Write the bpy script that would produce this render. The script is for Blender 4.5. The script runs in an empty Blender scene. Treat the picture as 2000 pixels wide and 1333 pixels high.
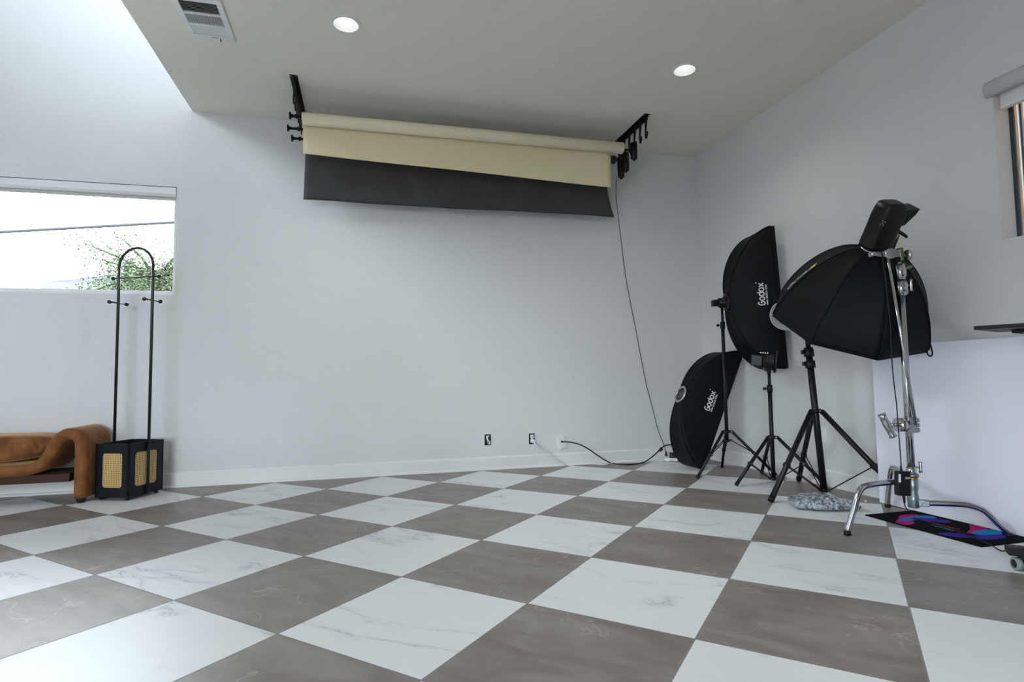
import bpy, bmesh, math, random
from mathutils import Vector as V, Matrix, noise
random.seed(7)
SC = bpy.context.scene
COL = SC.collection
PI = math.pi

# ------------------------------------------------------------------ camera
F_PX, PITCH, ROLL, YAW, CAM_H = 1119.0, .0629, -.0147, -.2524, .8421
cam_data = bpy.data.cameras.new('camera')
cam_data.sensor_width = 36.0
cam_data.lens = 36.0 * F_PX / 2000.0
cam_data.clip_start = .02
cam_data.clip_end = 300
cam = bpy.data.objects.new('camera', cam_data)
COL.objects.link(cam)
ROT = Matrix.Rotation(YAW, 3, 'Z') @ Matrix.Rotation(PI/2 + PITCH, 3, 'X') @ Matrix.Rotation(ROLL, 3, 'Z')
cam.matrix_world = Matrix.Translation((0, 0, CAM_H)) @ ROT.to_4x4()
SC.camera = cam

# ------------------------------------------------------------------ sky, exposure
SKY = 19.0
world = bpy.data.worlds.new('overcast_sky')
SC.world = world
world.use_nodes = True
bgn = world.node_tree.nodes['Background']
bgn.inputs[0].default_value = (.83, .935, 1.0, 1)
bgn.inputs[1].default_value = SKY
SC.view_settings.view_transform = 'Standard'
SC.view_settings.look = 'None'
SC.view_settings.gamma = 1
SC.view_settings.exposure = 0.20
DOWNLIGHT_W = 14.0

# ------------------------------------------------------------------ room dimensions (metres)
YB, XR, HC = 5.188, 3.345, 3.1065          # back wall, right wall, low ceiling
XL, YF, HT = -4.2, -3.2, 6.3               # left wall, front wall (behind camera), high ceiling
XV = -1.40                                  # edge of the low ceiling
BASE_H = .118
WIN1 = (-3.9, -1.505, 1.553, 2.452)        # x0,x1,z0,z1 in back wall
WIN2 = (0.7, 2.303, 1.545, 2.40)           # y0,y1,z0,z1 in right wall
WIN3 = (.8, 4.3, 4.0, 6.15)              # y0,y1,z0,z1 high in left wall
WIN4 = (-3.8, -1.3, .3, 2.5)               # x0,x1,z0,z1 glass doors in front wall
def portal(name, loc, rot, sx, sy):
    d = bpy.data.lights.new(name, 'AREA'); d.shape = 'RECTANGLE'; d.size = sx; d.size_y = sy
    d.cycles.is_portal = True
    o = bpy.data.objects.new(name, d); COL.objects.link(o); o.location = loc; o.rotation_euler = rot
portal('sky_portal_back', ((WIN1[0]+WIN1[1])/2, YB+.24, (WIN1[2]+WIN1[3])/2), (-PI/2, 0, 0), WIN1[1]-WIN1[0], WIN1[3]-WIN1[2])
portal('sky_portal_right', (XR+.24, (WIN2[0]+WIN2[1])/2, (WIN2[2]+WIN2[3])/2), (0, PI/2, 0), WIN2[3]-WIN2[2], WIN2[1]-WIN2[0])
portal('sky_portal_left', (XL-.24, (WIN3[0]+WIN3[1])/2, (WIN3[2]+WIN3[3])/2), (0, -PI/2, 0), WIN3[3]-WIN3[2], WIN3[1]-WIN3[0])
portal('sky_portal_front', ((WIN4[0]+WIN4[1])/2, YF-.24, (WIN4[2]+WIN4[3])/2), (PI/2, 0, 0), WIN4[1]-WIN4[0], WIN4[3]-WIN4[2])

# ------------------------------------------------------------------ measuring helpers: where a sight line meets a real plane
def ray(u, v): return ROT @ V(((u-1000)/F_PX, (666.5-v)/F_PX, -1.0))
EYE = V((0, 0, CAM_H))
def on(u, v, ax, val):
    d = ray(u, v); return EYE + d*((val-EYE[ax])/d[ax])
def onz(u, v, z=0.): return on(u, v, 2, z)
def near_wall(u, v, z):      # a point on the floor, kept clear of the back baseboard
    p = onz(u, v, z); p.y = min(p.y, YB-.038); return tuple(p)
def ony(u, v, y): return on(u, v, 1, y)
def onx(u, v, x): return on(u, v, 0, x)
def onv(u, v, P, Q):      # vertical plane through P and Q
    n = V((-(Q[1]-P[1]), Q[0]-P[0], 0)); d = ray(u, v)
    return EYE + d*((V((P[0], P[1], 0))-EYE).dot(n)/d.dot(n))

# ------------------------------------------------------------------ mesh builder
class MB:
    def __init__(s): s.bm = bmesh.new(); s.uv = s.bm.loops.layers.uv.new('UVMap'); s.mi = 0
    def face(s, vs, smooth=False):
        try: f = s.bm.faces.new(vs)
        except ValueError: return None
        f.material_index = s.mi; f.smooth = smooth; return f
    def quad(s, *ps):
        f = s.face([s.bm.verts.new(p) for p in ps])
        for l, c in zip(f.loops, [(0,0),(1,0),(1,1),(0,1)]): l[s.uv].uv = c
        return s
    def box(s, c, d, rot=None, bevel=0, seg=2):
        c = V(c); n0 = len(s.bm.verts); old = set(s.bm.faces)
        R = rot if rot is not None else Matrix.Identity(3)
        vs = [s.bm.verts.new(c + R @ V((sx*d[0]/2, sy*d[1]/2, sz*d[2]/2))) for sx in (-1,1) for sy in (-1,1) for sz in (-1,1)]
        fs = [s.face([vs[i] for i in q]) for q in ((0,1,3,2),(4,6,7,5),(0,4,5,1),(2,3,7,6),(0,2,6,4),(1,5,7,3))]
        if bevel:
            es = list({e for f in fs for e in f.edges})
            r = bmesh.ops.bevel(s.bm, geom=es, offset=bevel, segments=seg, affect='EDGES', profile=.5)
            for f in r['faces']: f.material_index = s.mi; f.smooth = True
        return s
    def bb(s, a, b, bevel=0):
        a = V(a); b = V(b); return s.box((a+b)/2, [abs(b[i]-a[i]) for i in range(3)], bevel=bevel)
    def tube(s, pts, r, n=12, caps=True, smooth=True, flat=None):
        pts = [V(p) for p in pts]; rs = r if isinstance(r, (list, tuple)) else [r]*len(pts)
        rings = []; prev = None
        for i, p in enumerate(pts):
            if i == 0: t = pts[1]-p
            elif i == len(pts)-1: t = p-pts[i-1]
            else: t = (pts[i+1]-p).normalized() + (p-pts[i-1]).normalized()
            if t.length < 1e-9: t = V((0,0,1))
            t.normalize()
            if prev is None:
                a = t.orthogonal().normalized() if flat is None else (V(flat) - t*V(flat).dot(t)).normalized()
            else: a = (prev - t*prev.dot(t)).normalized()
            prev = a; b = t.cross(a)
            rings.append([s.bm.verts.new(p + (a*math.cos(2*PI*k/n) + b*math.sin(2*PI*k/n))*rs[i]) for k in range(n)])
        for A, B in zip(rings, rings[1:]):
            for k in range(n): s.face([A[k], A[(k+1)%n], B[(k+1)%n], B[k]], smooth)
        if caps: s.face(rings[0][::-1]); s.face(rings[-1])
        return s
    def cyl(s, a, b, r, n=20, r2=None): return s.tube([a, b], [r, r if r2 is None else r2], n)
    def ball(s, c, r, n=14, sc=(1,1,1)):
        c = V(c); m = n//2; rows = []
        for i in range(1, m):
            th = PI*i/m
            rows.append([s.bm.verts.new(c + V((sc[0]*r*math.sin(th)*math.cos(2*PI*k/n), sc[1]*r*math.sin(th)*math.sin(2*PI*k/n), sc[2]*r*math.cos(th)))) for k in range(n)])
        t = s.bm.verts.new(c+V((0,0,r*sc[2]))); b = s.bm.verts.new(c-V((0,0,r*sc[2])))
        for k in range(n):
            s.face([t, rows[0][k], rows[0][(k+1)%n]], True); s.face([b, rows[-1][(k+1)%n], rows[-1][k]], True)
            for A, B in zip(rows, rows[1:]): s.face([A[k], B[k], B[(k+1)%n], A[(k+1)%n]], True)
        return s
    def lathe(s, base, axis, prof, n=32, close=False, smooth=True):   # prof: (radius, height along axis)
        base = V(base); ax = V(axis).normalized(); a = ax.orthogonal().normalized(); b = ax.cross(a)
        rings = [[s.bm.verts.new(base + ax*h + (a*math.cos(2*PI*k/n)+b*math.sin(2*PI*k/n))*max(r,1e-4)) for k in range(n)] for r, h in prof]
        prs = list(zip(rings, rings[1:])) + ([(rings[-1], rings[0])] if close else [])
        for A, B in prs:
            for k in range(n): s.face([A[k], A[(k+1)%n], B[(k+1)%n], B[k]], smooth)
        return s
    def grid(s, fn, nu, nv, smooth=True):
        g = [[s.bm.verts.new(fn(i/nu, j/nv)) for j in range(nv+1)] for i in range(nu+1)]
        for i in range(nu):
            for j in range(nv):
                f = s.face([g[i][j], g[i+1][j], g[i+1][j+1], g[i][j+1]], smooth)
                if f:
                    for l, c in zip(f.loops, [(i,j),(i+1,j),(i+1,j+1),(i,j+1)]): l[s.uv].uv = (c[0]/nu, c[1]/nv)
        return s
    def prism(s, poly, ax0, ax1, org, ext, d0, d1, smooth=False):     # 2D outline extruded along ext from d0 to d1
        ax0 = V(ax0); ax1 = V(ax1); org = V(org); ext = V(ext)
        A = [s.bm.verts.new(org + ax0*p[0] + ax1*p[1] + ext*d0) for p in poly]
        B = [s.bm.verts.new(org + ax0*p[0] + ax1*p[1] + ext*d1) for p in poly]
        n = len(poly); s.face(A[::-1]); s.face(B)
        for k in range(n): s.face([A[k], A[(k+1)%n], B[(k+1)%n], B[k]], smooth)
        return s
    def build(s, name, mats, parent=None, org=None, bevel=0, solid=0, subsurf=0, recalc=True):
        if recalc: bmesh.ops.recalc_face_normals(s.bm, faces=s.bm.faces)
        o0 = V(org) if org is not None else (ORG.get(parent.name, V((0,0,0))) if parent else V((0,0,0)))
        for v in s.bm.verts: v.co -= o0
        me = bpy.data.meshes.new(name); s.bm.to_mesh(me); s.bm.free()
        o = bpy.data.objects.new(name, me); COL.objects.link(o)
        for m in (mats if isinstance(mats, (list, tuple)) else [mats]): me.materials.append(m)
        if parent: o.parent = parent
        else: o.location = o0
        ORG[o.name] = o0
        if bevel:
            b = o.modifiers.new('bevel', 'BEVEL'); b.width = bevel; b.segments = 2; b.limit_method = 'ANGLE'; b.angle_limit = .7
        if solid:
            b = o.modifiers.new('solid', 'SOLIDIFY'); b.thickness = solid; b.offset = 0
        if subsurf:
            b = o.modifiers.new('sub', 'SUBSURF'); b.levels = subsurf; b.render_levels = subsurf
        return o
ORG = {}
def thing(name, label, cat, loc, group=None):
    o = bpy.data.objects.new(name, None); COL.objects.link(o); o.location = loc; o.empty_display_size = .05
    ORG[o.name] = V(loc); return tag(o, label, cat, group)
def tag(o, label, cat, group=None, kind=None):
    if label: o['label'] = label
    if cat: o['category'] = cat
    if group: o['group'] = group
    if kind: o['kind'] = kind
    return o
def struct(o, label=None, cat=None): o['kind'] = 'structure'; return tag(o, label, cat)
def cr(pts, k=6):        # smooth curve through points
    P = [V(p) for p in pts]; P = [P[0]*2-P[1]] + P + [P[-1]*2-P[-2]]; out = []
    for i in range(1, len(P)-2):
        for j in range(k):
            t = j/k; a, b, c, d = P[i-1], P[i], P[i+1], P[i+2]
            out.append(.5*((2*b)+(c-a)*t+(2*a-5*b+4*c-d)*t*t+(3*b-a-3*c+d)*t**3))
    return out + [P[-2]]

# ------------------------------------------------------------------ materials
def new_mat(name):
    m = bpy.data.materials.new(name); m.use_nodes = True
    nt = m.node_tree; return m, nt, nt.nodes['Principled BSDF']
def mat(name, col, rough=.5, metal=0, bump=0, bscale=50, spec=None, sheen=0, var=0, vscale=6, coat=0):
    m, nt, b = new_mat(name); N = nt.nodes; L = nt.links
    b.inputs['Base Color'].default_value = (*col, 1); b.inputs['Roughness'].default_value = rough; b.inputs['Metallic'].default_value = metal
    if spec is not None: b.inputs['Specular IOR Level'].default_value = spec
    if sheen: b.inputs['Sheen Weight'].default_value = sheen; b.inputs['Sheen Roughness'].default_value = .4
    if coat: b.inputs['Coat Weight'].default_value = coat; b.inputs['Coat Roughness'].default_value = .15
    tc = N.new('ShaderNodeTexCoord')
    if bump:
        n = N.new('ShaderNodeTexNoise'); n.inputs['Scale'].default_value = bscale; n.inputs['Detail'].default_value = 3
        L.new(tc.outputs['Object'], n.inputs['Vector'])
        bp = N.new('ShaderNodeBump'); bp.inputs['Strength'].default_value = bump; bp.inputs['Distance'].default_value = .01
        L.new(n.outputs['Fac'], bp.inputs['Height']); L.new(bp.outputs[0], b.inputs['Normal'])
    if var:
        n = N.new('ShaderNodeTexNoise'); n.inputs['Scale'].default_value = vscale; n.inputs['Detail'].default_value = 4
        L.new(tc.outputs['Object'], n.inputs['Vector'])
        r = N.new('ShaderNodeValToRGB'); r.color_ramp.elements[0].position = .3; r.color_ramp.elements[1].position = .7
        r.color_ramp.elements[0].color = (*[c*(1-var) for c in col], 1); r.color_ramp.elements[1].color = (*[min(1, c*(1+var)) for c in col], 1)
        L.new(n.outputs['Fac'], r.inputs[0]); L.new(r.outputs[0], b.inputs['Base Color'])
    return m
def emit(name, col, s):
    m, nt, b = new_mat(name); b.inputs['Emission Color'].default_value = (*col, 1); b.inputs['Emission Strength'].default_value = s
    b.inputs['Base Color'].default_value = (*col, 1); return m

M = {}
M['wall'] = mat('wall_paint', (.70,.70,.705), .75, bump=.45, bscale=95, spec=.3)
M['wall_smooth'] = mat('wall_paint_right_dimmed', (.68,.68,.685), .75, bump=.12, bscale=80, spec=.3)  # same paint as the other walls, darkened slightly for the dimmer right side
M['ceil'] = mat('ceiling_paint', (.81,.78,.70), .85, bump=.35, bscale=80, spec=.2)
M['wall_dark'] = mat('wall_low_bounce', (.26,.26,.26), .8)  # for the unseen front wall, made dark to cut bounce light
M['trim'] = mat('trim_paint', (.76,.76,.755), .45)
M['white_pl'] = mat('white_plastic', (.78,.78,.78), .35)
M['vent'] = mat('vent_metal', (.74,.76,.75), .45)
M['vent_shaded'] = mat('vent_metal_shaded', (.50,.52,.50), .45)  # vent metal darkened, shade between the first section's slats put into the colour
M['dark'] = mat('dark_void', (.012,.012,.012), .8)
M['black'] = mat('black_plastic', (.005,.005,.006), .4, spec=.35)
M['black_gl'] = mat('black_gloss', (.008,.008,.010), .15)
M['black_mt'] = mat('black_stand_metal', (.004,.005,.007), .42, spec=.35)
M['black_flat'] = mat('black_powder_metal', (.005,.005,.006), .55, spec=.3)
M['cloth'] = mat('black_softbox_fabric', (.0036,.0046,.0062), .6, bump=.35, bscale=11, spec=.17, var=.35, vscale=7)
M['cloth_in'] = mat('softbox_diffuser', (.80,.80,.80), .8)
M['silver'] = mat('silver_ring', (.50,.51,.53), .28, 1)
M['chrome'] = mat('chrome', (.50,.51,.53), .14, 1)
M['cast'] = mat('cast_zinc', (.30,.35,.38), .38, .9, bump=.2, bscale=60)
M['brass'] = mat('brass_band', (.55,.38,.08), .35, 1)
M['green_met'] = mat('green_tinted_metal', (.20,.27,.08), .25, .9)
M['cream'] = mat('cream_paper', (.78,.68,.44), .85, bump=.02, bscale=4)
M['cream_roll'] = mat('cream_paper_roll', (.80,.71,.53), .8)
M['grey_paper'] = mat('charcoal_paper', (.045,.045,.046), .8, var=.22, vscale=3.5, bump=.06, bscale=6)
M['white_cord'] = mat('white_cord', (.72,.73,.76), .5)
M['board'] = mat('white_board', (.80,.80,.88), .42)
M['rack'] = mat('black_rack_paint', (.005,.007,.010), .5, spec=.3)
M['rack_tube'] = mat('black_rack_tube', (.008,.011,.015), .35)
M['wheel_grey'] = mat('grey_wheel', (.25,.28,.28), .5)
M['wood'] = mat('cedar', (.24,.125,.058), .8, var=.35, vscale=9, spec=0)
M['roof'] = mat('roof_shingle', (.045,.042,.050), .9, spec=0, var=.15, vscale=8)
M['stucco'] = mat('house_stucco', (.060,.058,.058), .9, spec=0)
M['bark'] = mat('bark', (.05,.045,.035), .9, spec=0)
M['leaf'] = mat('leaf', (.054,.070,.040), .9, spec=0, var=.35, vscale=2)
M['ground'] = mat('yard_concrete', (.26,.255,.25), .9, var=.1, vscale=2, spec=0)
M['silver_fr'] = mat('window_aluminium', (.50,.52,.54), .35, .8)
M['dark_fr'] = mat('window_dark_seal', (.03,.035,.04), .5)
M['lamp'] = emit('downlight_emitter', (1, .97, .90), 3)
M['yellow'] = mat('yellow_label', (.62,.66,.05), .6)
M['print'] = mat('white_print', (.75,.75,.75), .7)
M['pink'] = mat('pink_print', (.50,.008,.16), .8, spec=.1)
M['cyan'] = mat('cyan_print', (.01,.20,.48), .8, spec=.1)
M['purple'] = mat('purple_print', (.045,.02,.30), .8, spec=.1)
M['teal'] = mat('teal_print', (.02,.28,.28), .8, spec=.1)
M['mat'] = mat('black_mat', (.003,.003,.004), .9, spec=.08)
M['red'] = mat('pink_script', (.60,.02,.12), .8)

def glass_mat():
    m, nt, b = new_mat('window_glass'); N = nt.nodes; L = nt.links
    t = N.new('ShaderNodeBsdfTransparent'); g = N.new('ShaderNodeBsdfGlossy'); g.inputs['Roughness'].default_value = .02
    mx = N.new('ShaderNodeMixShader'); fr = N.new('ShaderNodeFresnel'); fr.inputs[0].default_value = 1.35
    L.new(fr.outputs[0], mx.inputs[0]); L.new(t.outputs[0], mx.inputs[1]); L.new(g.outputs[0], mx.inputs[2])
    L.new(mx.outputs[0], N['Material Output'].inputs[0]); return m
M['glass'] = glass_mat()

def velvet():
    m, nt, b = new_mat('rust_velvet'); N = nt.nodes; L = nt.links
    tc = N.new('ShaderNodeTexCoord'); n = N.new('ShaderNodeTexNoise'); n.inputs['Scale'].default_value = 9; n.inputs['Detail'].default_value = 5
    L.new(tc.outputs['Object'], n.inputs[0])
    r = N.new('ShaderNodeValToRGB'); r.color_ramp.elements[0].position = .35; r.color_ramp.elements[1].position = .7
    r.color_ramp.elements[0].color = (.135,.048,.014,1); r.color_ramp.elements[1].color = (.26,.105,.034,1)
    L.new(n.outputs[0], r.inputs[0]); L.new(r.outputs[0], b.inputs['Base Color'])
    b.inputs['Roughness'].default_value = .75; b.inputs['Sheen Weight'].default_value = .55; b.inputs['Sheen Roughness'].default_value = .35
    b.inputs['Sheen Tint'].default_value = (1,.62,.35,1); b.inputs['Specular IOR Level'].default_value = .2
    bp = N.new('ShaderNodeBump'); bp.inputs['Strength'].default_value = .15; bp.inputs['Distance'].default_value = .01
    L.new(n.outputs[0], bp.inputs['Height']); L.new(bp.outputs[0], b.inputs['Normal']); return m
M['velvet'] = velvet()

def cane():
    m, nt, b = new_mat('woven_cane'); N = nt.nodes; L = nt.links
    uv = N.new('ShaderNodeUVMap'); uv.uv_map = 'UVMap'
    sp = N.new('ShaderNodeSeparateXYZ'); L.new(uv.outputs[0], sp.inputs[0])
    def mth(op, a, bb):
        n = N.new('ShaderNodeMath'); n.operation = op
        for i, x in enumerate((a, bb)):
            if x is None: continue
            if isinstance(x, (int, float)): n.inputs[i].default_value = x
            else: L.new(x, n.inputs[i])
        return n.outputs[0]
    fs = []
    for k in (0, 1):
        fr = mth('FRACT', mth('MULTIPLY', sp.outputs[k], 1/.0135), None)
        fs.append(mth('LESS_THAN', mth('ABSOLUTE', mth('SUBTRACT', fr, .5), None), .25))
    hole = mth('MULTIPLY', fs[0], fs[1])
    mx = N.new('ShaderNodeMix'); mx.data_type = 'RGBA'
    mx.inputs[6].default_value = (.66,.44,.18,1); mx.inputs[7].default_value = (.03,.02,.012,1)
    L.new(hole, mx.inputs[0]); L.new(mx.outputs[2], b.inputs['Base Color']); b.inputs['Roughness'].default_value = .6
    bp = N.new('ShaderNodeBump'); bp.inputs['Strength'].default_value = .5; bp.inputs['Distance'].default_value = .002; bp.invert = True
    L.new(hole, bp.inputs['Height']); L.new(bp.outputs[0], b.inputs['Normal']); return m
M['cane'] = cane()

def floor_mat():
    m, nt, b = new_mat('checker_marble_tile'); N = nt.nodes; L = nt.links
    def mth(op, a, bb=None, c=None):
        n = N.new('ShaderNodeMath'); n.operation = op
        for i, x in enumerate((a, bb, c)):
            if x is None: continue
            if isinstance(x, (int, float)): n.inputs[i].default_value = x
            else: L.new(x, n.inputs[i])
        return n.outputs[0]
    def ramp(x, p0, p1, c0=0, c1=1):
        n = N.new('ShaderNodeMapRange'); n.inputs[1].default_value = p0; n.inputs[2].default_value = p1
        n.inputs[3].default_value = c0; n.inputs[4].default_value = c1; L.new(x, n.inputs[0]); return n.outputs[0]
    def mixc(f, a, bb):
        n = N.new('ShaderNodeMix'); n.data_type = 'RGBA'
        L.new(f, n.inputs[0])
        for i, x in ((6, a), (7, bb)):
            if isinstance(x, tuple): n.inputs[i].default_value = (*x, 1)
            else: L.new(x, n.inputs[i])
        return n.outputs[2]
    tc = N.new('ShaderNodeTexCoord'); sp = N.new('ShaderNodeSeparateXYZ'); L.new(tc.outputs['Object'], sp.inputs[0])
    ph = -.7798; T = .61; c, s = math.cos(ph), math.sin(ph)
    dx = mth('SUBTRACT', sp.outputs[0], -.2791); dy = mth('SUBTRACT', sp.outputs[1], 2.0999)
    a = mth('DIVIDE', mth('ADD', mth('MULTIPLY', dx, c), mth('MULTIPLY', dy, s)), T)
    bq = mth('DIVIDE', mth('SUBTRACT', mth('MULTIPLY', dy, c), mth('MULTIPLY', dx, s)), T*1.01)
    ia, ib = mth('FLOOR', a), mth('FLOOR', bq)
    par = mth('FLOORED_MODULO', mth('ADD', ia, ib), 2)
    fa, fb = mth('FRACT', a), mth('FRACT', bq)
    def edge(f): return mth('MINIMUM', f, mth('SUBTRACT', 1, f))
    gr = mth('LESS_THAN', mth('MINIMUM', edge(fa), edge(fb)), .0042)
    cid = N.new('ShaderNodeCombineXYZ'); L.new(ia, cid.inputs[0]); L.new(ib, cid.inputs[1])
    wn = N.new('ShaderNodeTexWhiteNoise'); wn.noise_dimensions = '3D'; L.new(cid.outputs[0], wn.inputs[0])
    off = N.new('ShaderNodeVectorMath'); off.operation = 'SCALE'; L.new(wn.outputs['Color'], off.inputs[0]); off.inputs['Scale'].default_value = 40
    co = N.new('ShaderNodeCombineXYZ'); L.new(a, co.inputs[0]); L.new(bq, co.inputs[1])
    p = N.new('ShaderNodeVectorMath'); p.operation = 'ADD'; L.new(co.outputs[0], p.inputs[0]); L.new(off.outputs[0], p.inputs[1])
    def nz(sc, det, rough=.5, dist=0, vec=None):
        n = N.new('ShaderNodeTexNoise'); n.inputs['Scale'].default_value = sc; n.inputs['Detail'].default_value = det
        n.inputs['Roughness'].default_value = rough; n.inputs['Distortion'].default_value = dist
        L.new(vec or p.outputs[0], n.inputs[0]); return n.outputs[0]
    mp = N.new('ShaderNodeMapping'); mp.inputs['Rotation'].default_value = (0, 0, .5); mp.inputs['Scale'].default_value = (.55, 1.5, 1)
    L.new(p.outputs[0], mp.inputs[0])
    # white marble: thin grey veins, only in places
    v1 = mth('ABSOLUTE', mth('SUBTRACT', nz(1.05, 8, .58, .6, mp.outputs[0]), .5))
    line = ramp(v1, 0, .007, 1, 0); halo = ramp(v1, 0, .045, .28, 0)
    msk = ramp(nz(1.3, 2), .44, .58)
    vein = mth('MULTIPLY', mth('MAXIMUM', line, halo), msk)
    white = mixc(mth('MULTIPLY', vein, .80), (.76,.765,.765), (.24,.28,.32))
    cloud = ramp(nz(2.2, 4), .35, .75, 0, .10)
    white = mixc(cloud, white, (.60,.64,.67))
    # brown stone: clouds plus thin pale veins
    brown = mixc(ramp(nz(3.0, 6, .6, .6, mp.outputs[0]), .35, .72), (.185,.150,.128), (.285,.250,.226))
    v2 = mth('ABSOLUTE', mth('SUBTRACT', nz(2.0, 7, .5, .9), .5))
    l2 = mth('MULTIPLY', ramp(v2, 0, .009, 1, 0), ramp(nz(1.7, 2), .50, .62))
    h2 = mth('MULTIPLY', ramp(nz(2.4, 5, .6, 1.2), .56, .80, 0, .5), 1)
    brown = mixc(mth('MULTIPLY', l2, .65), brown, (.50,.43,.37))
    brown = mixc(mth('MULTIPLY', h2, .6), brown, (.34,.33,.32))
    tile = mixc(par, white, brown)
    full = mixc(gr, tile, (.22,.215,.21))
    L.new(full, b.inputs['Base Color'])
    b.inputs['Specular IOR Level'].default_value = .5
    L.new(mth('MAXIMUM', .40, mth('MULTIPLY', gr, .8)), b.inputs['Roughness'])
    bp = N.new('ShaderNodeBump'); bp.inputs['Strength'].default_value = .5; bp.inputs['Distance'].default_value = .002; bp.invert = True
    L.new(gr, bp.inputs['Height']); L.new(bp.outputs[0], b.inputs['Normal']); return m
M['floor'] = floor_mat()

def wrap_mat():
    m, nt, b = new_mat('clear_plastic_wrap'); N = nt.nodes; L = nt.links
    tc = N.new('ShaderNodeTexCoord'); n = N.new('ShaderNodeTexNoise'); n.inputs['Scale'].default_value = 30; n.inputs['Detail'].default_value = 5; n.inputs['Distortion'].default_value = 1.5
    L.new(tc.outputs['Object'], n.inputs[0]); r = N.new('ShaderNodeValToRGB')
    e = r.color_ramp.elements; e[0].position = .35; e[0].color = (.05,.06,.075,1); e[1].position = .68; e[1].color = (.62,.66,.72,1)
    L.new(n.outputs[0], r.inputs[0]); L.new(r.outputs[0], b.inputs['Base Color'])
    b.inputs['Roughness'].default_value = .12; b.inputs['Coat Weight'].default_value = .6
    bp = N.new('ShaderNodeBump'); bp.inputs['Strength'].default_value = 1; bp.inputs['Distance'].default_value = .01
    L.new(n.outputs[0], bp.inputs['Height']); L.new(bp.outputs[0], b.inputs['Normal']); return m
M['wrap'] = wrap_mat()

# ------------------------------------------------------------------ room shell
def wall_with_hole(name, m, axis, c0, c1, a0, a1, z1, hole):
    """axis: 0 wall normal along x, 1 along y; c0..c1 thickness; a0..a1 run; hole (a0,a1,z0,z1)"""
    b = MB()
    def seg(p0, p1, q0, q1):
        if axis == 1: b.bb((p0, c0, q0), (p1, c1, q1))
        else: b.bb((c0, p0, q0), (c1, p1, q1))
    if hole:
        h0, h1, z0, zt = hole
        seg(a0, h0, 0, z1); seg(h1, a1, 0, z1); seg(h0, h1, 0, z0); seg(h0, h1, zt, z1)
    else: seg(a0, a1, 0, z1)
    return struct(b.build(name, m))
T_ = .22
wall_with_hole('wall_back', M['wall'], 1, YB, YB+T_, XL-T_, XR+T_, HT, WIN1)
wall_with_hole('wall_right', M['wall_smooth'], 0, XR, XR+T_, YF, YB, HC+.3, WIN2)
wall_with_hole('wall_left', M['wall'], 0, XL-T_, XL, YF, YB, HT, WIN3)
wall_with_hole('wall_front', M['wall_dark'], 1, YF-T_, YF, XL-T_, XR+T_, HT, WIN4)
struct(MB().bb((XL-T_, YF-T_, -.15), (XR+T_, YB+T_, 0)).build('floor', M['floor']))
# low ceiling with real holes for the two downlights
DL = [(-.118, 3.668), (2.305, 3.674)]
def make_ceiling():
    b = MB(); es = []
    def loop(pts):
        vs = [b.bm.verts.new(p) for p in pts]
        for k in range(len(vs)): es.append(b.bm.edges.new((vs[k], vs[(k+1)%len(vs)])))
    loop([(XV, YF, HC), (XR, YF, HC), (XR, YB, HC), (XV, YB, HC)])
    for x, y in DL: loop([(x+.079*math.cos(2*PI*k/40), y+.079*math.sin(2*PI*k/40), HC) for k in range(40)])
    bmesh.ops.triangle_fill(b.bm, use_beauty=True, use_dissolve=False, edges=es)
    b.quad((XV, YF, HC+.3), (XR, YF, HC+.3), (XR, YB, HC+.3), (XV, YB, HC+.3))
    struct(b.build('ceiling', M['ceil'], recalc=False))
make_ceiling()
struct(MB().bb((XV, YF, HC+.0015), (XV+.12, YB, HT)).build('wall_loft', M['wall']))
struct(MB().bb((XL-T_, YF-T_, HT), (XV+.12, YB+T_, HT+.15)).build('ceiling_high', M['wall']))
struct(MB().bb((XR+T_, -1.5, 2.92), (XR+T_+.42, YB, 3.02)).build('added_eave', M['trim']))  # unseen eave added outside to hold sky light off the right window
struct(MB().bb((-60, -60, -.4), (60, 80, -.16)).build('ground', M['ground']))

def baseboard(name, p0, p1, inward):
    d = (V(p1)-V(p0)); L = d.length; d.normalize(); i = V(inward)
    b = MB()
    b.prism([(0, 0), (.014, 0), (.014, BASE_H-.012), (.008, BASE_H), (0, BASE_H)], i, (0,0,1), p0, d, 0, L)
    b.prism([(.014, 0), (.028, 0), (.027, .008), (.022, .016), (.014, .019)], i, (0,0,1), p0, d, 0, L)
    return struct(b.build(name, M['trim']))
baseboard('baseboard_back', (XL, YB, 0), (XR, YB, 0), (0,-1,0))
baseboard('baseboard_right', (XR, YB-.03, 0), (XR, YF, 0), (-1,0,0))

def window(name, axis, plane, hole, fm, depth0, depth1, mull=0, w=.045):
    """frame and one pane set near the outside of an opening"""
    a0, a1, z0, z1 = hole
    P = (lambda a, c, z: (a, c, z)) if axis == 1 else (lambda a, c, z: (c, a, z))
    f = MB()
    f.bb(P(a0, depth0, z0), P(a1, depth1, z0+w)); f.bb(P(a0, depth0, z1-w), P(a1, depth1, z1))
    f.bb(P(a0, depth0, z0+w), P(a0+w, depth1, z1-w)); f.bb(P(a1-w, depth0, z0+w), P(a1, depth1, z1-w))
    o = struct(f.build(name, fm))
    for k in range(mull):
        x = a0 + (a1-a0)*(k+1)/(mull+1)
        MB().bb(P(x-.03, depth0, z0+w), P(x+.03, depth1, z1-w)).build('mullion', fm, o)
    g = MB(); dm = (depth0+depth1)/2
    g.quad(P(a0+w, dm, z0+w), P(a1-w, dm, z0+w), P(a1-w, dm, z1-w), P(a0+w, dm, z1-w)).build('glass_pane', M['glass'], o)
    return o
w1 = window('window_1', 1, YB, WIN1, M['white_pl'], YB+.10, YB+.15)
w2 = window('window_2', 0, XR, WIN2, M['silver_fr'], XR+.125, XR+.16, w=.02)
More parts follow.
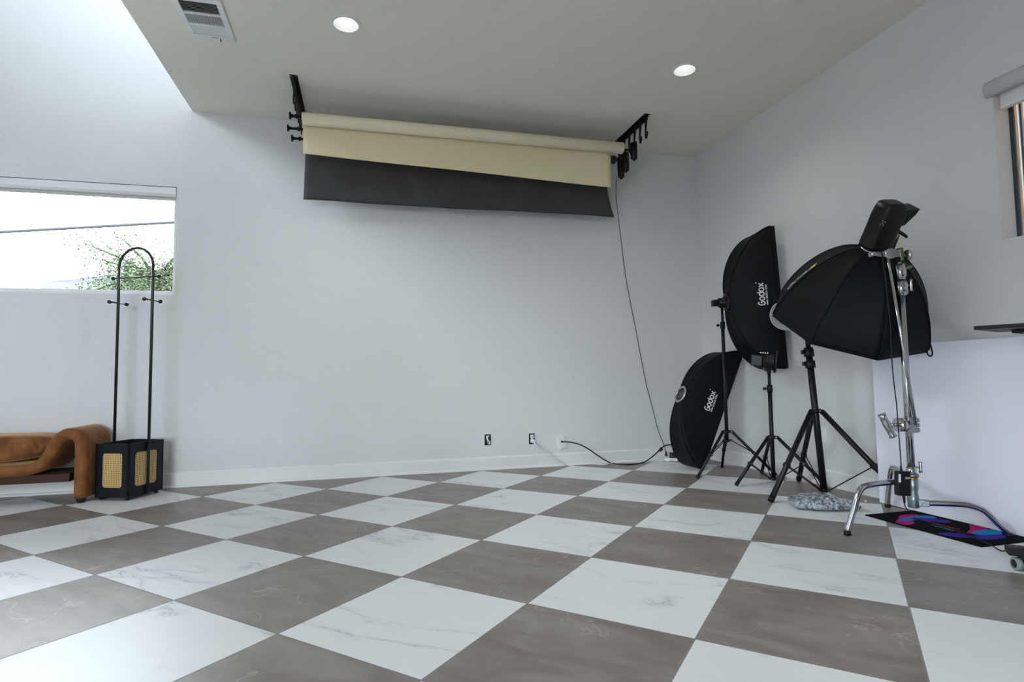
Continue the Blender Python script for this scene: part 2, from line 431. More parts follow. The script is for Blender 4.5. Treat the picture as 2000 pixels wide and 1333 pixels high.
MB().bb((XR+.11, WIN2[1]-.012, WIN2[2]), (XR+.125, WIN2[1], WIN2[3])).build('seal', M['dark_fr'], w2)
MB().bb((XR+.16, WIN2[1]-.03, WIN2[2]), (XR+.175, WIN2[1]-.018, WIN2[3])).build('seal', M['dark_fr'], w2)
window('window_3', 0, XL, WIN3, M['white_pl'], XL-.15, XL-.1, 3)
window('window_4', 1, YF, WIN4, M['white_pl'], YF-.15, YF-.1, 2)

# ------------------------------------------------------------------ roller blinds
def blind_back():
    t = thing('roller_blind', 'white roller blind cassette rolled up across the top of the back wall window', 'blind', (WIN1[0], YB+.05, WIN1[3]), 'roller blinds')
    x0, x1, z1 = WIN1[0]+.005, WIN1[1]-.006, WIN1[3]-.004
    MB().prism([(0,0),(0,-.055),(.012,-.075),(.05,-.08),(.08,-.08),(.08,0)], (0,1,0), (0,0,1), (x0, YB+.004, z1), (1,0,0), 0, x1-x0).build('cassette', M['white_pl'], t, bevel=.003)
    MB().bb((x0+.01, YB+.03, z1-.104), (x1-.012, YB+.042, z1-.08)).build('bottom_bar', mat('blind_bar', (.50,.50,.47), .6), t)
blind_back()
def blind_right():
    t = thing('roller_blind', 'white roller blind with rounded cassette above the right wall window', 'blind', (XR+.05, WIN2[1], WIN2[3]), 'roller blinds')
    y0, y1 = WIN2[0]+.005, WIN2[1]+.02
    zc = WIN2[3]-.012
    pf = [(.0,.045)] + [(-.042*math.sin(PI*k/8)-.002, .045*math.cos(PI*k/8)) for k in range(1, 8)] + [(0,-.045)]
    MB().prism([(x-.001, z) for x, z in pf], (1,0,0), (0,0,1), (XR, y1, zc), (0,-1,0), 0, y1-y0, smooth=True).build('cassette', M['white_pl'], t)
    MB().prism([(x*1.06-.001, z*1.06) for x, z in pf], (1,0,0), (0,0,1), (XR, y1+.005, zc), (0,-1,0), 0, .005).build('end_cap', M['white_pl'], t)
    MB().bb((XR+.035, y0, zc-.10), (XR+.055, WIN2[1]-.015, zc-.02)).build('fabric_roll', M['trim'], t)
    MB().bb((XR+.03, y0, zc-.118), (XR+.06, WIN2[1]-.015, zc-.098)).build('bottom_bar', M['white_pl'], t)
blind_right()

# ------------------------------------------------------------------ outside
def outside():
    t = thing('wooden_fence', 'tall cedar plank fence outside the right window', 'fence', (4.6, 1.6, -.16))
    for k in range(24):
        y = .4 + k*.16
        MB().bb((4.6, y, -.16), (4.625, y+.15, 3.4)).build('plank', M['wood'], t)
    for z in (.5, 1.6, 2.95): MB().bb((4.625, .4, z), (4.67, 4.2, z+.09)).build('rail', M['wood'], t)
    # neighbour's house: hip roof whose eave corner shows in the back window
    y0 = 24.; c = ony(80, 552, y0); e = .35
    t = thing('neighbouring_house', 'pale house with a grey hip roof seen far off through the back window', 'house', (c.x+6, y0+4, -.16))
    x0, x1, zt = c.x, c.x+14, c.z
    rb = MB(); h = 1.75
    A, B, Cc, D = (x0,y0,zt), (x1,y0,zt), (x1,y0+9,zt), (x0,y0+9,zt); R1, R2 = (x0+4.5,y0+4.5,zt+h), (x1-4.5,y0+4.5,zt+h)
    vs = [rb.bm.verts.new(p) for p in (A,B,Cc,D,R1,R2)]
    for q in ((0,1,5,4),(1,2,5),(2,3,4,5),(3,0,4),(3,2,1,0)): rb.face([vs[i] for i in q])
    rb.build('roof', M['roof'], t)
    MB().bb((x0, y0-.02, zt-.28), (x1, y0+.02, zt+.02)).build('fascia', mat('fascia_board', (.05,.05,.055), .7), t)
    MB().bb((x0+.9, y0+.9, -.16), (x1-.9, y0+8.1, zt-.02)).build('wall', M['stucco'], t)
    # tree
    yt = 11.5; p = ony(330, 520, yt); base = V((p.x-.1, yt, -.16))
    t = thing('leafy_tree', 'light green leafy tree beyond the back window beside the pale roof', 'tree', base)
    top = V((p.x-.15, yt, p.z-.15))
    b = MB(); b.tube(cr([base, base.lerp(top, .4)+V((.1,0,0)), top], 5), [.16-.008*k for k in range(11)], 10)
    rnd = random.Random(3); tips = []
    for k in range(60):
        a = rnd.uniform(0, 2*PI); s = base.lerp(top, rnd.uniform(.45, 1)); l = rnd.uniform(.5, 1.5)
        e = s + V((math.cos(a)*l, math.sin(a)*l*.8, rnd.uniform(-.35, .55)*l)); b.tube([s, (s+e)/2+V((0,0,.08)), e], [.04,.025,.01], 6); tips.append((s, e))
    b.build('trunk', M['bark'], t)
    f = MB()
    for s, e in tips:
        for k in range(520):
            c = s.lerp(e, rnd.uniform(.3, 1.08)) + V((rnd.gauss(0,.17), rnd.gauss(0,.17), rnd.gauss(0,.15)))
            d = V((rnd.gauss(0,1), rnd.gauss(0,1), rnd.gauss(0,.6))).normalized(); w = d.orthogonal().normalized()*.014; l = d*.055
            f.face([f.bm.verts.new(q) for q in (c, c+l*.5+w, c+l, c+l*.5-w)])
    o = f.build('foliage', M['leaf'], t, recalc=False)
    # overhead wire
    a = ony(-60, 457, 9.); b2 = ony(420, 430, 9.3)
    a2 = a + (a-b2)*3; b3 = b2 + (b2-a)*3
    mid = (a2+b3)/2
    MB().tube([a2, a, b2, b3], .021, 6).build('overhead_wire', M['dark'], org=a)
    o = bpy.data.objects['overhead_wire']; tag(o, 'thin dark utility wire crossing the sky outside the back window', 'wire')
outside()

# ------------------------------------------------------------------ ceiling fixtures
def downlight(x, y, label):
    t = thing('downlight', label, 'ceiling light', (x, y, HC), 'recessed downlights')
    MB().lathe((x, y, HC), (0,0,-1), [(.0765,-.004),(.078,.004),(.092,.005),(.0955,.002),(.096,-.0)], 48).build('trim_ring', M['trim'], t)
    MB().lathe((x, y, HC), (0,0,1), [(.0775,-.004),(.074,.01),(.060,.055),(.058,.058)], 48).build('reflector_cone', M['white_pl'], t)
    MB().lathe((x, y, HC), (0,0,1), [(.060,.055),(.0001,.055)], 48).build('lens', M['lamp'], t)
    d = bpy.data.lights.new('downlight_lamp', 'SPOT'); d.energy = DOWNLIGHT_W; d.spot_size = 2.5; d.spot_blend = .8; d.shadow_soft_size = .055; d.color = (1,.96,.9)
    o = bpy.data.objects.new('downlight_lamp', d); COL.objects.link(o); o.location = (x, y, HC-.01)
downlight(*DL[0], 'lit round recessed ceiling light left of the two, between vent and backdrop')
downlight(*DL[1], 'lit round recessed ceiling light right of the backdrop near the right wall')

def vent():
    x0, x1, y0, y1 = -1.105, -.832, 3.595, 4.015
    t = thing('air_vent', 'white rectangular three-section air register on the ceiling above the void edge', 'vent', ((x0+x1)/2, (y0+y1)/2, HC))
    z0, z1 = HC-.012, HC; fw = .032
    ys = [y0+fw, y0+.145, y0+.16, y0+.262, y0+.277, y1-fw-.01]
    f = MB()
    f.bb((x0,y0,z0),(x1,ys[0],z1)).bb((x0,ys[5],z0),(x1,y1,z1)).bb((x0,ys[0],z0),(x0+fw,ys[5],z1)).bb((x1-fw,ys[0],z0),(x1,ys[5],z1))
    f.bb((x0+fw,ys[1],z0),(x1-fw,ys[2],z1)).bb((x0+fw,ys[3],z0),(x1-fw,ys[4],z1))
    f.build('frame', M['vent'], t, bevel=.002)
    MB().bb((x0+fw,ys[0],HC-.0015),(x1-fw,ys[5],HC-.0005)).build('duct_shade', M['dark'], t)  # ceiling is uncut here; dark sheet stands in for the duct's shade
    R = lambda a, ax: Matrix.Rotation(a, 3, ax)
    for k in range(7):
        MB().box(((x0+x1)/2, ys[0]+.008+k*.0145, HC-.0065), (x1-x0-2*fw, .0012, .011), R(-1.0,'X')).build('slat', M['vent_shaded'], t)
    for k in range(15):
        MB().box((x0+fw+.006+k*.0141, (ys[2]+ys[3])/2, HC-.0065), (.0012, ys[3]-ys[2], .012), R(.62,'Y')).build('slat', M['vent'], t)
    for k in range(10):
        MB().box(((x0+x1)/2, ys[4]+.005+k*.0094, HC-.0068), (x1-x0-2*fw, .0012, .0105), R(.95,'X')).build('slat', M['vent'], t)
    b = MB(); b.bb((x0+.13,y1-.028,z0-.001),(x0+.175,y1-.025,z0)).cyl((x0+.185,y1-.022,z0),(x0+.185,y1-.022,z0-.012),.0025,8).box((x0+.187,y1-.018,z0-.014),(.014,.003,.003))
    b.build('damper_lever', M['black_flat'], t)
vent()

# ------------------------------------------------------------------ outlets on the walls
def outlet_box(u0, v0, u1, v1, kind, label):
    a, b = ony(u0, v0, YB), ony(u1, v1, YB); x0, x1, z0, z1 = a.x, b.x, b.z, a.z
    t = thing('wall_outlet', label, 'outlet', ((x0+x1)/2, YB, z0), 'outlets along the back wall')
    MB().bb((x0,YB-.001,z0),(x1,YB+.0,z1)).build('box_opening', M['dark'], t)
    f = MB(); w = .004
    f.bb((x0-w,YB-.003,z0-w),(x0,YB,z1+w)).bb((x1,YB-.003,z0-w),(x1+w,YB,z1+w)).bb((x0,YB-.003,z1),(x1,YB,z1+w)).bb((x0,YB-.003,z0-w),(x1,YB,z0)).build('rim', M['white_pl'], t)
    xm = (x0+x1)/2
    if kind == 'wires':
        w = MB()
        for k, (dx, s) in enumerate(((-.012,.8),(.004,1.),(.015,.7))):
            w.tube(cr([(xm+dx, YB-.002, z1-.012), (xm+dx*.3-.008, YB-.012, z1-.035), (xm+dx*s+.008, YB-.014, z0+.03), (xm+dx*.5+.01, YB-.006, z0+.008)], 5), .0035, 8)
        w.build('loose_wires', M['white_cord'], t)
    else:
        d = MB(); d.box((xm+.003, YB-.006, z1-.026), (.034,.012,.032), bevel=.004); d.box((xm+.003, YB-.006, z0+.03), (.034,.012,.032), bevel=.004); d.box((xm+.003, YB-.005, (z0+z1)/2), (.018,.008,.03))
        d.build('receptacle', M['white_pl'], t)
        for s in (-.006,.006): MB().box((xm+.003+s, YB-.0125, z1-.022), (.002,.001,.009)).build('slot', M['dark'], t)
        g = MB(); g.box((xm+.012, YB-.03, z0+.026), (.03,.036,.026), bevel=.006); g.build('plug', M['white_cord'], t)
    return x0, x1, z0, z1
outlet_box(946, 849, 959, 870, 'wires', 'uncovered outlet box with loose white wires low on back wall')
outlet_box(1032.5, 847.5, 1044.5, 867.7, 'plug', 'uncovered receptacle with white plug and white cord')
def cover_plate():
    P = [ony(*q, YB) for q in ((1086.5,853),(1099.5,849.5),(1106.5,873),(1093,878))]
    c = sum(P, V())/4
    t = thing('wall_outlet', 'crooked white cover plate with a black cable coming out', 'outlet', (c.x, YB, c.z), 'outlets along the back wall')
    b = MB(); R = Matrix.Rotation(-.25, 3, 'Y'); b.box((c.x, YB-.006, c.z), (.074,.012,.120), R, bevel=.003); b.build('cover_plate', M['white_pl'], t)
    for dz in (.04, -.04): MB().cyl((c.x-dz*.25, YB-.012, c.z+dz), (c.x-dz*.25, YB-.0138, c.z+dz), .003, 8).build('screw', M['silver'], t)
    MB().box((c.x, YB-.016, c.z+.002), (.018,.02,.016), bevel=.003).build('plug', M['black'], t)
    return c
PLATE = cover_plate()
a = ony(323, 868, YB); b_ = ony(328, 899, YB)
o = MB().bb((b_.x-.07, YB-.005, b_.z),(b_.x, YB, a.z), bevel=.0015).build('wall_outlet', M['white_pl'], org=(b_.x, YB, b_.z)); tag(o, 'white outlet plate half hidden behind the cane coat rack box', 'outlet', 'outlets along the back wall')
o = MB().bb((XR-.005, 3.595, .318),(XR, 3.665, .436), bevel=.0015).build('wall_outlet', M['white_pl'], org=(XR, 3.63, .318)); tag(o, 'blank white plate low on the right wall behind the black tripod', 'outlet')

# ------------------------------------------------------------------ backdrop rolls on the ceiling brackets
ROLL_Y, ROLL_Z = 4.655, 2.898
def backdrop_cream():
    x0, x1 = -.478, 2.262
    t = thing('backdrop_roll', 'cream seamless paper backdrop roll with a short sheet hanging down, nearest the camera', 'backdrop', (x0, ROLL_Y, ROLL_Z), 'seamless paper backdrops')
    MB().lathe((x0, ROLL_Y, ROLL_Z), (1,0,0), [(.02,.002),(.022,0),(.046,0),(.050,.003),(.050,x1-x0-.003),(.046,x1-x0),(.022,x1-x0),(.02,x1-x0-.002)], 40).build('paper_roll', M['cream_roll'], t)
    def fn(u, v):
        x = x0+.003+(x1-x0-.10)*u if v > .05 else x0+.003+(x1-x0-.10)*u
        zb = 2.637 + (2.545-2.637)*u; zt = ROLL_Z+.006
        z = zt + (zb-zt)*v
        y = ROLL_Y + .0515 - .004*math.sin(PI*v) + .006*v*v*math.sin(u*9)
        return V((x, y, z))
    MB().grid(fn, 60, 12).build('hanging_sheet', M['cream'], t, solid=.0008)
backdrop_cream()
def backdrop_grey():
    x0, x1, y, z = -.486, 2.30, 4.90, 2.885
    t = thing('backdrop_roll', 'charcoal seamless paper backdrop hanging lower behind the cream one', 'backdrop', (x0, y, z), 'seamless paper backdrops')
    MB().lathe((x0, y, z), (1,0,0), [(.02,.002),(.022,0),(.036,0),(.038,.003),(.038,x1-x0-.003),(.036,x1-x0),(.022,x1-x0)], 32).build('paper_roll', M['grey_paper'], t)
    def fn(u, v):
        r = 2.23 + .085*max(0, (v-.45)/.55)**1.6
        l = -.478 - .02*v*v
        zb = 2.348 + .012*u + .003*math.sin(u*9+1) + .002*math.sin(u*23)
        zt = z+.01
        return V((l+(r-l)*u, y+.039 + .05*v**3 + 0.004*v*math.sin(u*6), zt+(zb-zt)*v))
    MB().grid(fn, 80, 20).build('hanging_sheet', M['grey_paper'], t, solid=.0008)
backdrop_grey()
def bracket(x, side, label):
    t = thing('backdrop_bracket', label, 'bracket', (x, 4.39, HC), 'ceiling brackets for the backdrops')
    y0, y1 = 4.385, 5.01
    b = MB(); b.bb((x-.028, y0, HC-.004), (x+.028, y1, HC)); b.build('ceiling_plate', M['black_flat'], t)
    MB().bb((x-.003, y0+.004, HC-.052), (x+.003, y1, HC-.004)).build('rail', M['black_flat'], t)
    for k in range(6):
        y = y0+.03+k*.108
        h = MB(); pts = [(-.018,0),(.016,0),(.022,-.10),(.020,-.15),(.004,-.165),(-.022,-.14),(-.020,-.105),(-.012,-.105),(-.010,-.135),(.004,-.142),(.008,-.11)]
        h.prism(pts, (0,1,0), (0,0,1), (x, y, HC-.045), (1,0,0), -.004, .004)
        h.build('hook', M['black_flat'], t)
    for dx in (-.018,.018): MB().cyl((x+dx, y0+.012, HC-.004), (x+dx, y0+.012, HC-.007), .006, 10).build('screw', M['silver'], t)
bracket(-.515, -1, 'black ceiling bracket at the left end of the backdrop rolls')
bracket(2.375, 1, 'black hooked ceiling bracket at the right end of the backdrop rolls')
for k, (y, z, u, dx) in enumerate(((4.655, ROLL_Z, 565, 0), (4.80, 2.885, 560, 0), (4.90, 2.885, 568, 0))):
    P = [(565,226),(561,250),(569,270)][k]
    a = ony(*P, y); z = a.z
    e = MB()
    e.cyl((a.x, y, z), (a.x+.012, y, z), .028, 20)
    e.cyl((a.x+.012, y, z), (a.x+.03, y, z), .016, 16, .011)
    e.cyl((a.x+.03, y, z), (-.478 if k != 1 else -.44, y, z), .010, 14)
    e.cyl((-.53, y, z), (-.51, y, z), .017, 14)
    o = e.build('roll_expander', M['black'], org=(a.x, y, z))
    tag(o, ['flared black end knob of the nearest roll, topmost at the left bracket', 'flared black end knob in the middle at the left bracket', 'flared black end knob lowest at the left bracket'][k], 'knob', 'left expander knobs')
for k, (u, v, vb, y) in enumerate(((1237,281,312,4.66),(1221,300,335,4.80),(1212,318,348,4.90))):
    a, b_ = ony(u, v, y), ony(u+1.5, vb, y); x = a.x
    t = thing('chain_drive', ['black chain drive with cylinder hanging furthest right at the right bracket', 'middle black chain drive hanging below the right bracket', 'lowest black chain drive beside the dark paper edge'][k], 'chain drive', (x, y, b_.z), 'right chain drives')
    m = MB(); m.tube([(x, y, a.z+.01), (x, y, a.z), (x+.004, y, b_.z+.02), (x+.004, y, b_.z+.005), (x+.004, y, b_.z)], [.020,.034,.031,.026,.010], 18)
    m.cyl((x+.004, y, b_.z), (x+.004, y, b_.z-.012), .010, 12)
    m.build('housing', M['black'], t)
    m = MB(); m.cyl((2.27 if k != 1 else 2.30, y, 2.888), (x+.02, y, 2.888), .012, 14); m.cyl((x-.02, y, 2.888), (x+.0, y, 2.888), .038, 20); m.box((x-.004, y, (2.888+a.z)/2), (.02,.03,abs(2.888-a.z)+.02)); m.build('sprocket', M['black'], t)

# cord hanging from the backdrop mechanism to the floor strip
pts = [(1205,345,5.00),(1203,375,5.09),(1207,420,5.12),(1213,470,5.16),(1222,540,5.17),(1233,600,5.175),(1243,650,5.175),(1252,700,5.175),(1262,750,5.175),(1275,800,5.175),(1285,840,5.17),(1296,868,5.13),(1301,885,5.075)]
P = [ony(u, v, y) for u, v, y in pts]; STRIP_TOP = P[-1]
o = MB().tube(cr(P, 5), .0032, 8).build('hanging_cord', M['black'], org=P[-1]); tag(o, 'thin black cord hanging down the back wall from the backdrop to the power strip', 'cord')
MB().tube([P[-1]+V((0,0,.012)), P[-1]-V((0,0,.012)), P[-1]-V((0,0,.03))], [.006,.010,.013], 12).build('plug', M['black'], o)
# black cable from the crooked plate
c = PLATE
pts = [(c.x, YB-.026, c.z+.002), (c.x+.04, YB-.04, c.z+.002)] + [tuple(ony(u, v, y)) for u, v, y in ((1130,868,5.12),(1150,878,5.10),(1170,892,5.08))]
pts += [near_wall(u, v, .006) for u, v in ((1195,905.5),(1225,908),(1254,904.5))] + [tuple(ony(u, v, y)) for u, v, y in ((1272,894,5.07),(1290,878,5.11),(1299,871,5.11),(1320,868,5.08),(1338,866,5.0))]
o = MB().tube(cr(pts, 6), .0055, 8).build('power_cable', M['black'], org=c); tag(o, 'black cable looping from the crooked wall plate along the floor behind the leaning softbox', 'cable')
MB().tube([ony(1288,881,5.105), ony(1293,876,5.105)], [.014,.016], 10).build('knot', M['black'], o)
# white cord
pts = [tuple(ony(1043,866,5.14)), tuple(ony(1050,873,5.13)), tuple(ony(1075,888,5.12)), tuple(ony(1092,901,5.12))] + [near_wall(u, v, .006) for u, v in ((1103,907.5),(1122,909),(1140,906.5),(1160,907),(1180,908),(1200,905),(1235,903.5),(1262,903.5),(1282,901.5))] + [tuple(onz(1298, 900, .015))]
o = MB().tube(cr(pts, 6), .0055, 8).build('white_extension_cord', M['white_cord'], org=pts[0]); tag(o, 'white cord running from the uncovered receptacle down and along the floor', 'cord')
ps = onz(1296, 902.5, 0); pe = onz(1324, 903, 0); d = (pe-ps); ang = math.atan2(d.y, d.x)
c = (ps+pe)/2 + V((.02, .03, 0))
Rz = Matrix.Rotation(ang, 3, 'Z')
t = thing('power_strip', 'small white power strip on the floor at the foot of the leaning softbox', 'power strip', c)
MB().box(c+V((0,0,.018)), (.125,.062,.032), Rz, bevel=.007).build('housing', M['white_pl'], t)
MB().box(c+Rz@V((.015,-.0315,.018)), (.06,.001,.014), Rz).build('side_label', mat('strip_label', (.45,.47,.62), .5), t)
for k, dx in enumerate((.005,.04)):
    o = MB().box(c+Rz@V((dx,.005,.060)), (.034,.042,.050), Rz, bevel=.005).build('plug_adapter', M['black'], org=c+V((dx,0,.034)))
    tag(o, ['black adapter plugged into the power strip beside the hanging cord plug', 'black adapter plugged into the power strip next to the softbox'][k], 'adapter', 'adapters on the power strip')

# ------------------------------------------------------------------ lettering drawn as strokes, mapped onto a surface
GLY = {'G': [[(.80,.86),(.50,.98),(.16,.80),(.03,.45),(.16,.10),(.52,-.02),(.86,.14),(.92,.42),(.72,.54),(.50,.42)]],
       'o': [[(.5+.42*math.cos(2*PI*k/16), .36+.34*math.sin(2*PI*k/16)) for k in range(17)]],
       'd': [[(.5+.42*math.cos(2*PI*k/16), .36+.34*math.sin(2*PI*k/16)) for k in range(17)], [(.93,.36),(.93,1.0)]],
       'x': [[(.05,.02),(.95,.70)], [(.05,.70),(.95,.02)]], '.': [[(.4,.05),(.6,.05)]],
       'W': [[(0,1),(.25,0),(.5,.8),(.75,0),(1,1)]], 'D': [[(.1,0),(.1,1),(.6,1),(.95,.7),(.95,.3),(.6,0),(.1,0)]], 'O': [[(.1,.2),(.1,.8),(.4,1),(.6,1),(.9,.8),(.9,.2),(.6,0),(.4,0),(.1,.2)]],
       'X': [[(0,0),(1,1)],[(0,1),(1,0)]], 'C': [[(.95,.8),(.6,1),(.2,.85),(.1,.5),(.2,.15),(.6,0),(.95,.2)]], 'M': [[(0,0),(.1,1),(.5,.3),(.9,1),(1,0)]], 'g': [[(.95,.8),(.6,1),(.2,.85),(.1,.5),(.2,.15),(.6,0),(.95,.2),(.95,.5),(.6,.5)]], '-': [[(0,.5),(1,.5)]]}
def write(b, text, size, fn, x0, y0, w, adv=1.12, lw=.1, nf=1):
    """fn(x, y) -> (point, normal); x along the line, y up"""
    x = x0
    for ch in text:
        for st in GLY.get(ch, []):
            q = [(x+p[0]*size*w, y0+p[1]*size) for p in st]
            qq = []
            for i in range(len(q)-1):
                for j in range(3): qq.append((q[i][0]+(q[i+1][0]-q[i][0])*j/3, q[i][1]+(q[i+1][1]-q[i][1])*j/3))
            qq.append(q[-1]); L, Rr = [], []
            for i, p in enumerate(qq):
                a_ = qq[max(0, i-1)]; c_ = qq[min(len(qq)-1, i+1)]
                tx, ty = c_[0]-a_[0], c_[1]-a_[1]; l = math.hypot(tx, ty) or 1; nx, ny = -ty/l*lw*size/2, tx/l*lw*size/2
                L.append(b.bm.verts.new(fn(p[0]+nx, p[1]+ny))); Rr.append(b.bm.verts.new(fn(p[0]-nx, p[1]-ny)))
            for i in range(len(qq)-1): b.face([L[i], L[i+1], Rr[i+1], Rr[i]])
        x += size*w*adv*(.5 if ch == '.' else 1)
    return x

# ------------------------------------------------------------------ softboxes
def strip_softbox(label, rc, n, h, w, D, W, H, name='strip_softbox', text_l=0, mirror=1, ring_mat=None, ring_side=None, rr=.07, text_side=-1, base=None):
    """rc rim centre, n front direction, h long direction, w short direction (text side is -w)"""
    rc, n, h, w = V(rc), V(n).normalized(), V(h).normalized(), V(w).normalized()
    t = thing(name, label, 'softbox', base if base is not None else rc - n*D)
    def depth(s): return D*(1-s**1.9)**.62
    def inv(d): return (max(0, 1-(min(d, D*.999)/D)**(1/.62)))**(1/1.9)
    def P(s, a, b_, off=0): # a,b in -1..1 corner signs
        return rc + w*(a*(rr*.72+(W/2-rr*.72)*s)) + h*(b_*(rr*.72+(H/2-rr*.72)*s)) - n*(depth(s)+off)
    cs = [(-1,-1),(1,-1),(1,1),(-1,1)]
    for k in range(4):
        c0, c1 = cs[k], cs[(k+1)%4]
        def fn(u, v, c0=c0, c1=c1):
            s = 1-(1-u)**1.0; s = math.sin(s*PI/2)
            p, q = P(s, *c0), P(s, *c1); m = p.lerp(q, v)
            inw = (rc - n*depth(s) - m); inw = inw - n*inw.dot(n)
            if inw.length > 1e-6: m += inw.normalized()*(.018*math.sin(PI*v)*math.sin(PI*min(1, s*1.02))*(1 if k % 2 else 2))
            m += n*(.004*math.sin(v*23+u*9+k)*math.sin(PI*u)*math.sin(PI*v))
            return m
        MB().grid(fn, 22, 14).build('fabric_panel', M['cloth'], t, solid=.002)
    for c in cs:
        MB().tube([P(math.sin(i/18*PI/2), *c) for i in range(19)], .0045, 6).build('rib', M['cloth'], t)
    b = MB(); cn = [P(1, *c) for c in cs]
    for k in range(4): b.prism([(0,0),(.0035,0),(.0035,.03),(0,.03)], (cn[(k+2)%4]-cn[(k+1)%4]).normalized(), n, cn[k], (cn[(k+1)%4]-cn[k]).normalized(), 0, (cn[(k+1)%4]-cn[k]).length)
    b.build('rim_lip', M['cloth'], t)
    e = .006
    MB().quad(*[p + n*.012 + (rc-p).normalized()*e for p in cn]).build('diffuser', M['cloth_in'], t)
    ra = rc - n*D
    MB().lathe(ra, -n, [(rr,.0),(rr+.012,.004),(rr+.012,.012),(rr-.006,.016),(rr-.012,.010),(rr-.012,0)], 32).build('speed_ring', ring_mat or M['black_gl'], t)
    # lettering on the long side panel
    def tf(x, y, side=text_side):
        d = .075 + y; s = inv(d); half = W/2
        hh = rr*.72+(H/2-rr*.72)*s; vv = .5+x/(2*hh); m = rc + h*x + w*(side*(rr*.72+(half-rr*.72)*s)) - n*d
        inw = rc - n*d - m; inw.normalize()
        return m + inw*(.018*math.sin(PI*vv)*math.sin(PI*min(1, s*1.02))) + w*(side*.0045)
    sign = 1
    b = MB(); x = write(b, 'Godox', .051, lambda x, y: tf(x, y), text_l, .028, .66, 1.13, .17)
    b2 = MB(); rx = x+.002
    for k in range(12): pass
    q = [(rx+.005*math.cos(2*PI*k/8), .082+.005*math.sin(2*PI*k/8)) for k in range(8)]
    b.face([b.bm.verts.new(tf(*p)) for p in q])
    b.build('brand_lettering', M['print'], t, recalc=False)
    write(b2, 'WWW.gODOX.COM', .0135, lambda x, y: tf(x, y), text_l+.002, .004, .86, 1.2, .22)
    b2.build('web_address', M['print'], t, recalc=False)
    return t

# the one leaning on the floor in the corner
A0 = V((2.850, 4.500, 0.017)); topA = V((3.295, 4.500, 1.03)); hA = (topA-A0).normalized(); wA = V((0,1,0)); nA = V((hA.z, 0, -hA.x))
HA = 1.115; WA = .29; DA = .335
rcA = A0 + hA*HA/2 + wA*WA/2
tA = strip_softbox('black strip softbox leaning in the corner on the floor, empty silver ring at its back', rcA, nA, hA, wA, DA, WA, HA, text_l=-.06, ring_mat=M['silver'], base=A0, rr=.068)
ra = rcA - nA*DA
MB().lathe(ra, -nA, [(.0001,-.03),(.052,-.028),(.056,.012)], 24).build('ring_opening', mat('grey_cloth_inside', (.06,.065,.07), .5), tA)
for a_ in (.5, 2.6, 4.7): MB().box(ra - nA*.012 + (hA*math.cos(a_)+wA*math.sin(a_))*.068, (.02,.02,.012), bevel=.003).build('ring_screw', M['silver'], tA)

# the tall one on the first stand
S1 = V((2.925, 4.22, 0))
nB0 = V((.975,-.222,0)); nB = (nB0+V((0,0,.055))).normalized(); wB = V((.222,.975,0)); hB = wB.cross(nB)
if hB.z < 0: hB = -hB
DB = .345; WB = .35; nearB = onx(1519, 580, 3.225); rcB = nearB + wB*WB/2; apB = rcB - nB*DB
strip_softbox('tall black strip softbox on a stand facing the right wall, above the leaning one', rcB, nB, hB, wB, DB, WB, 1.16, text_l=-.06, rr=.06)

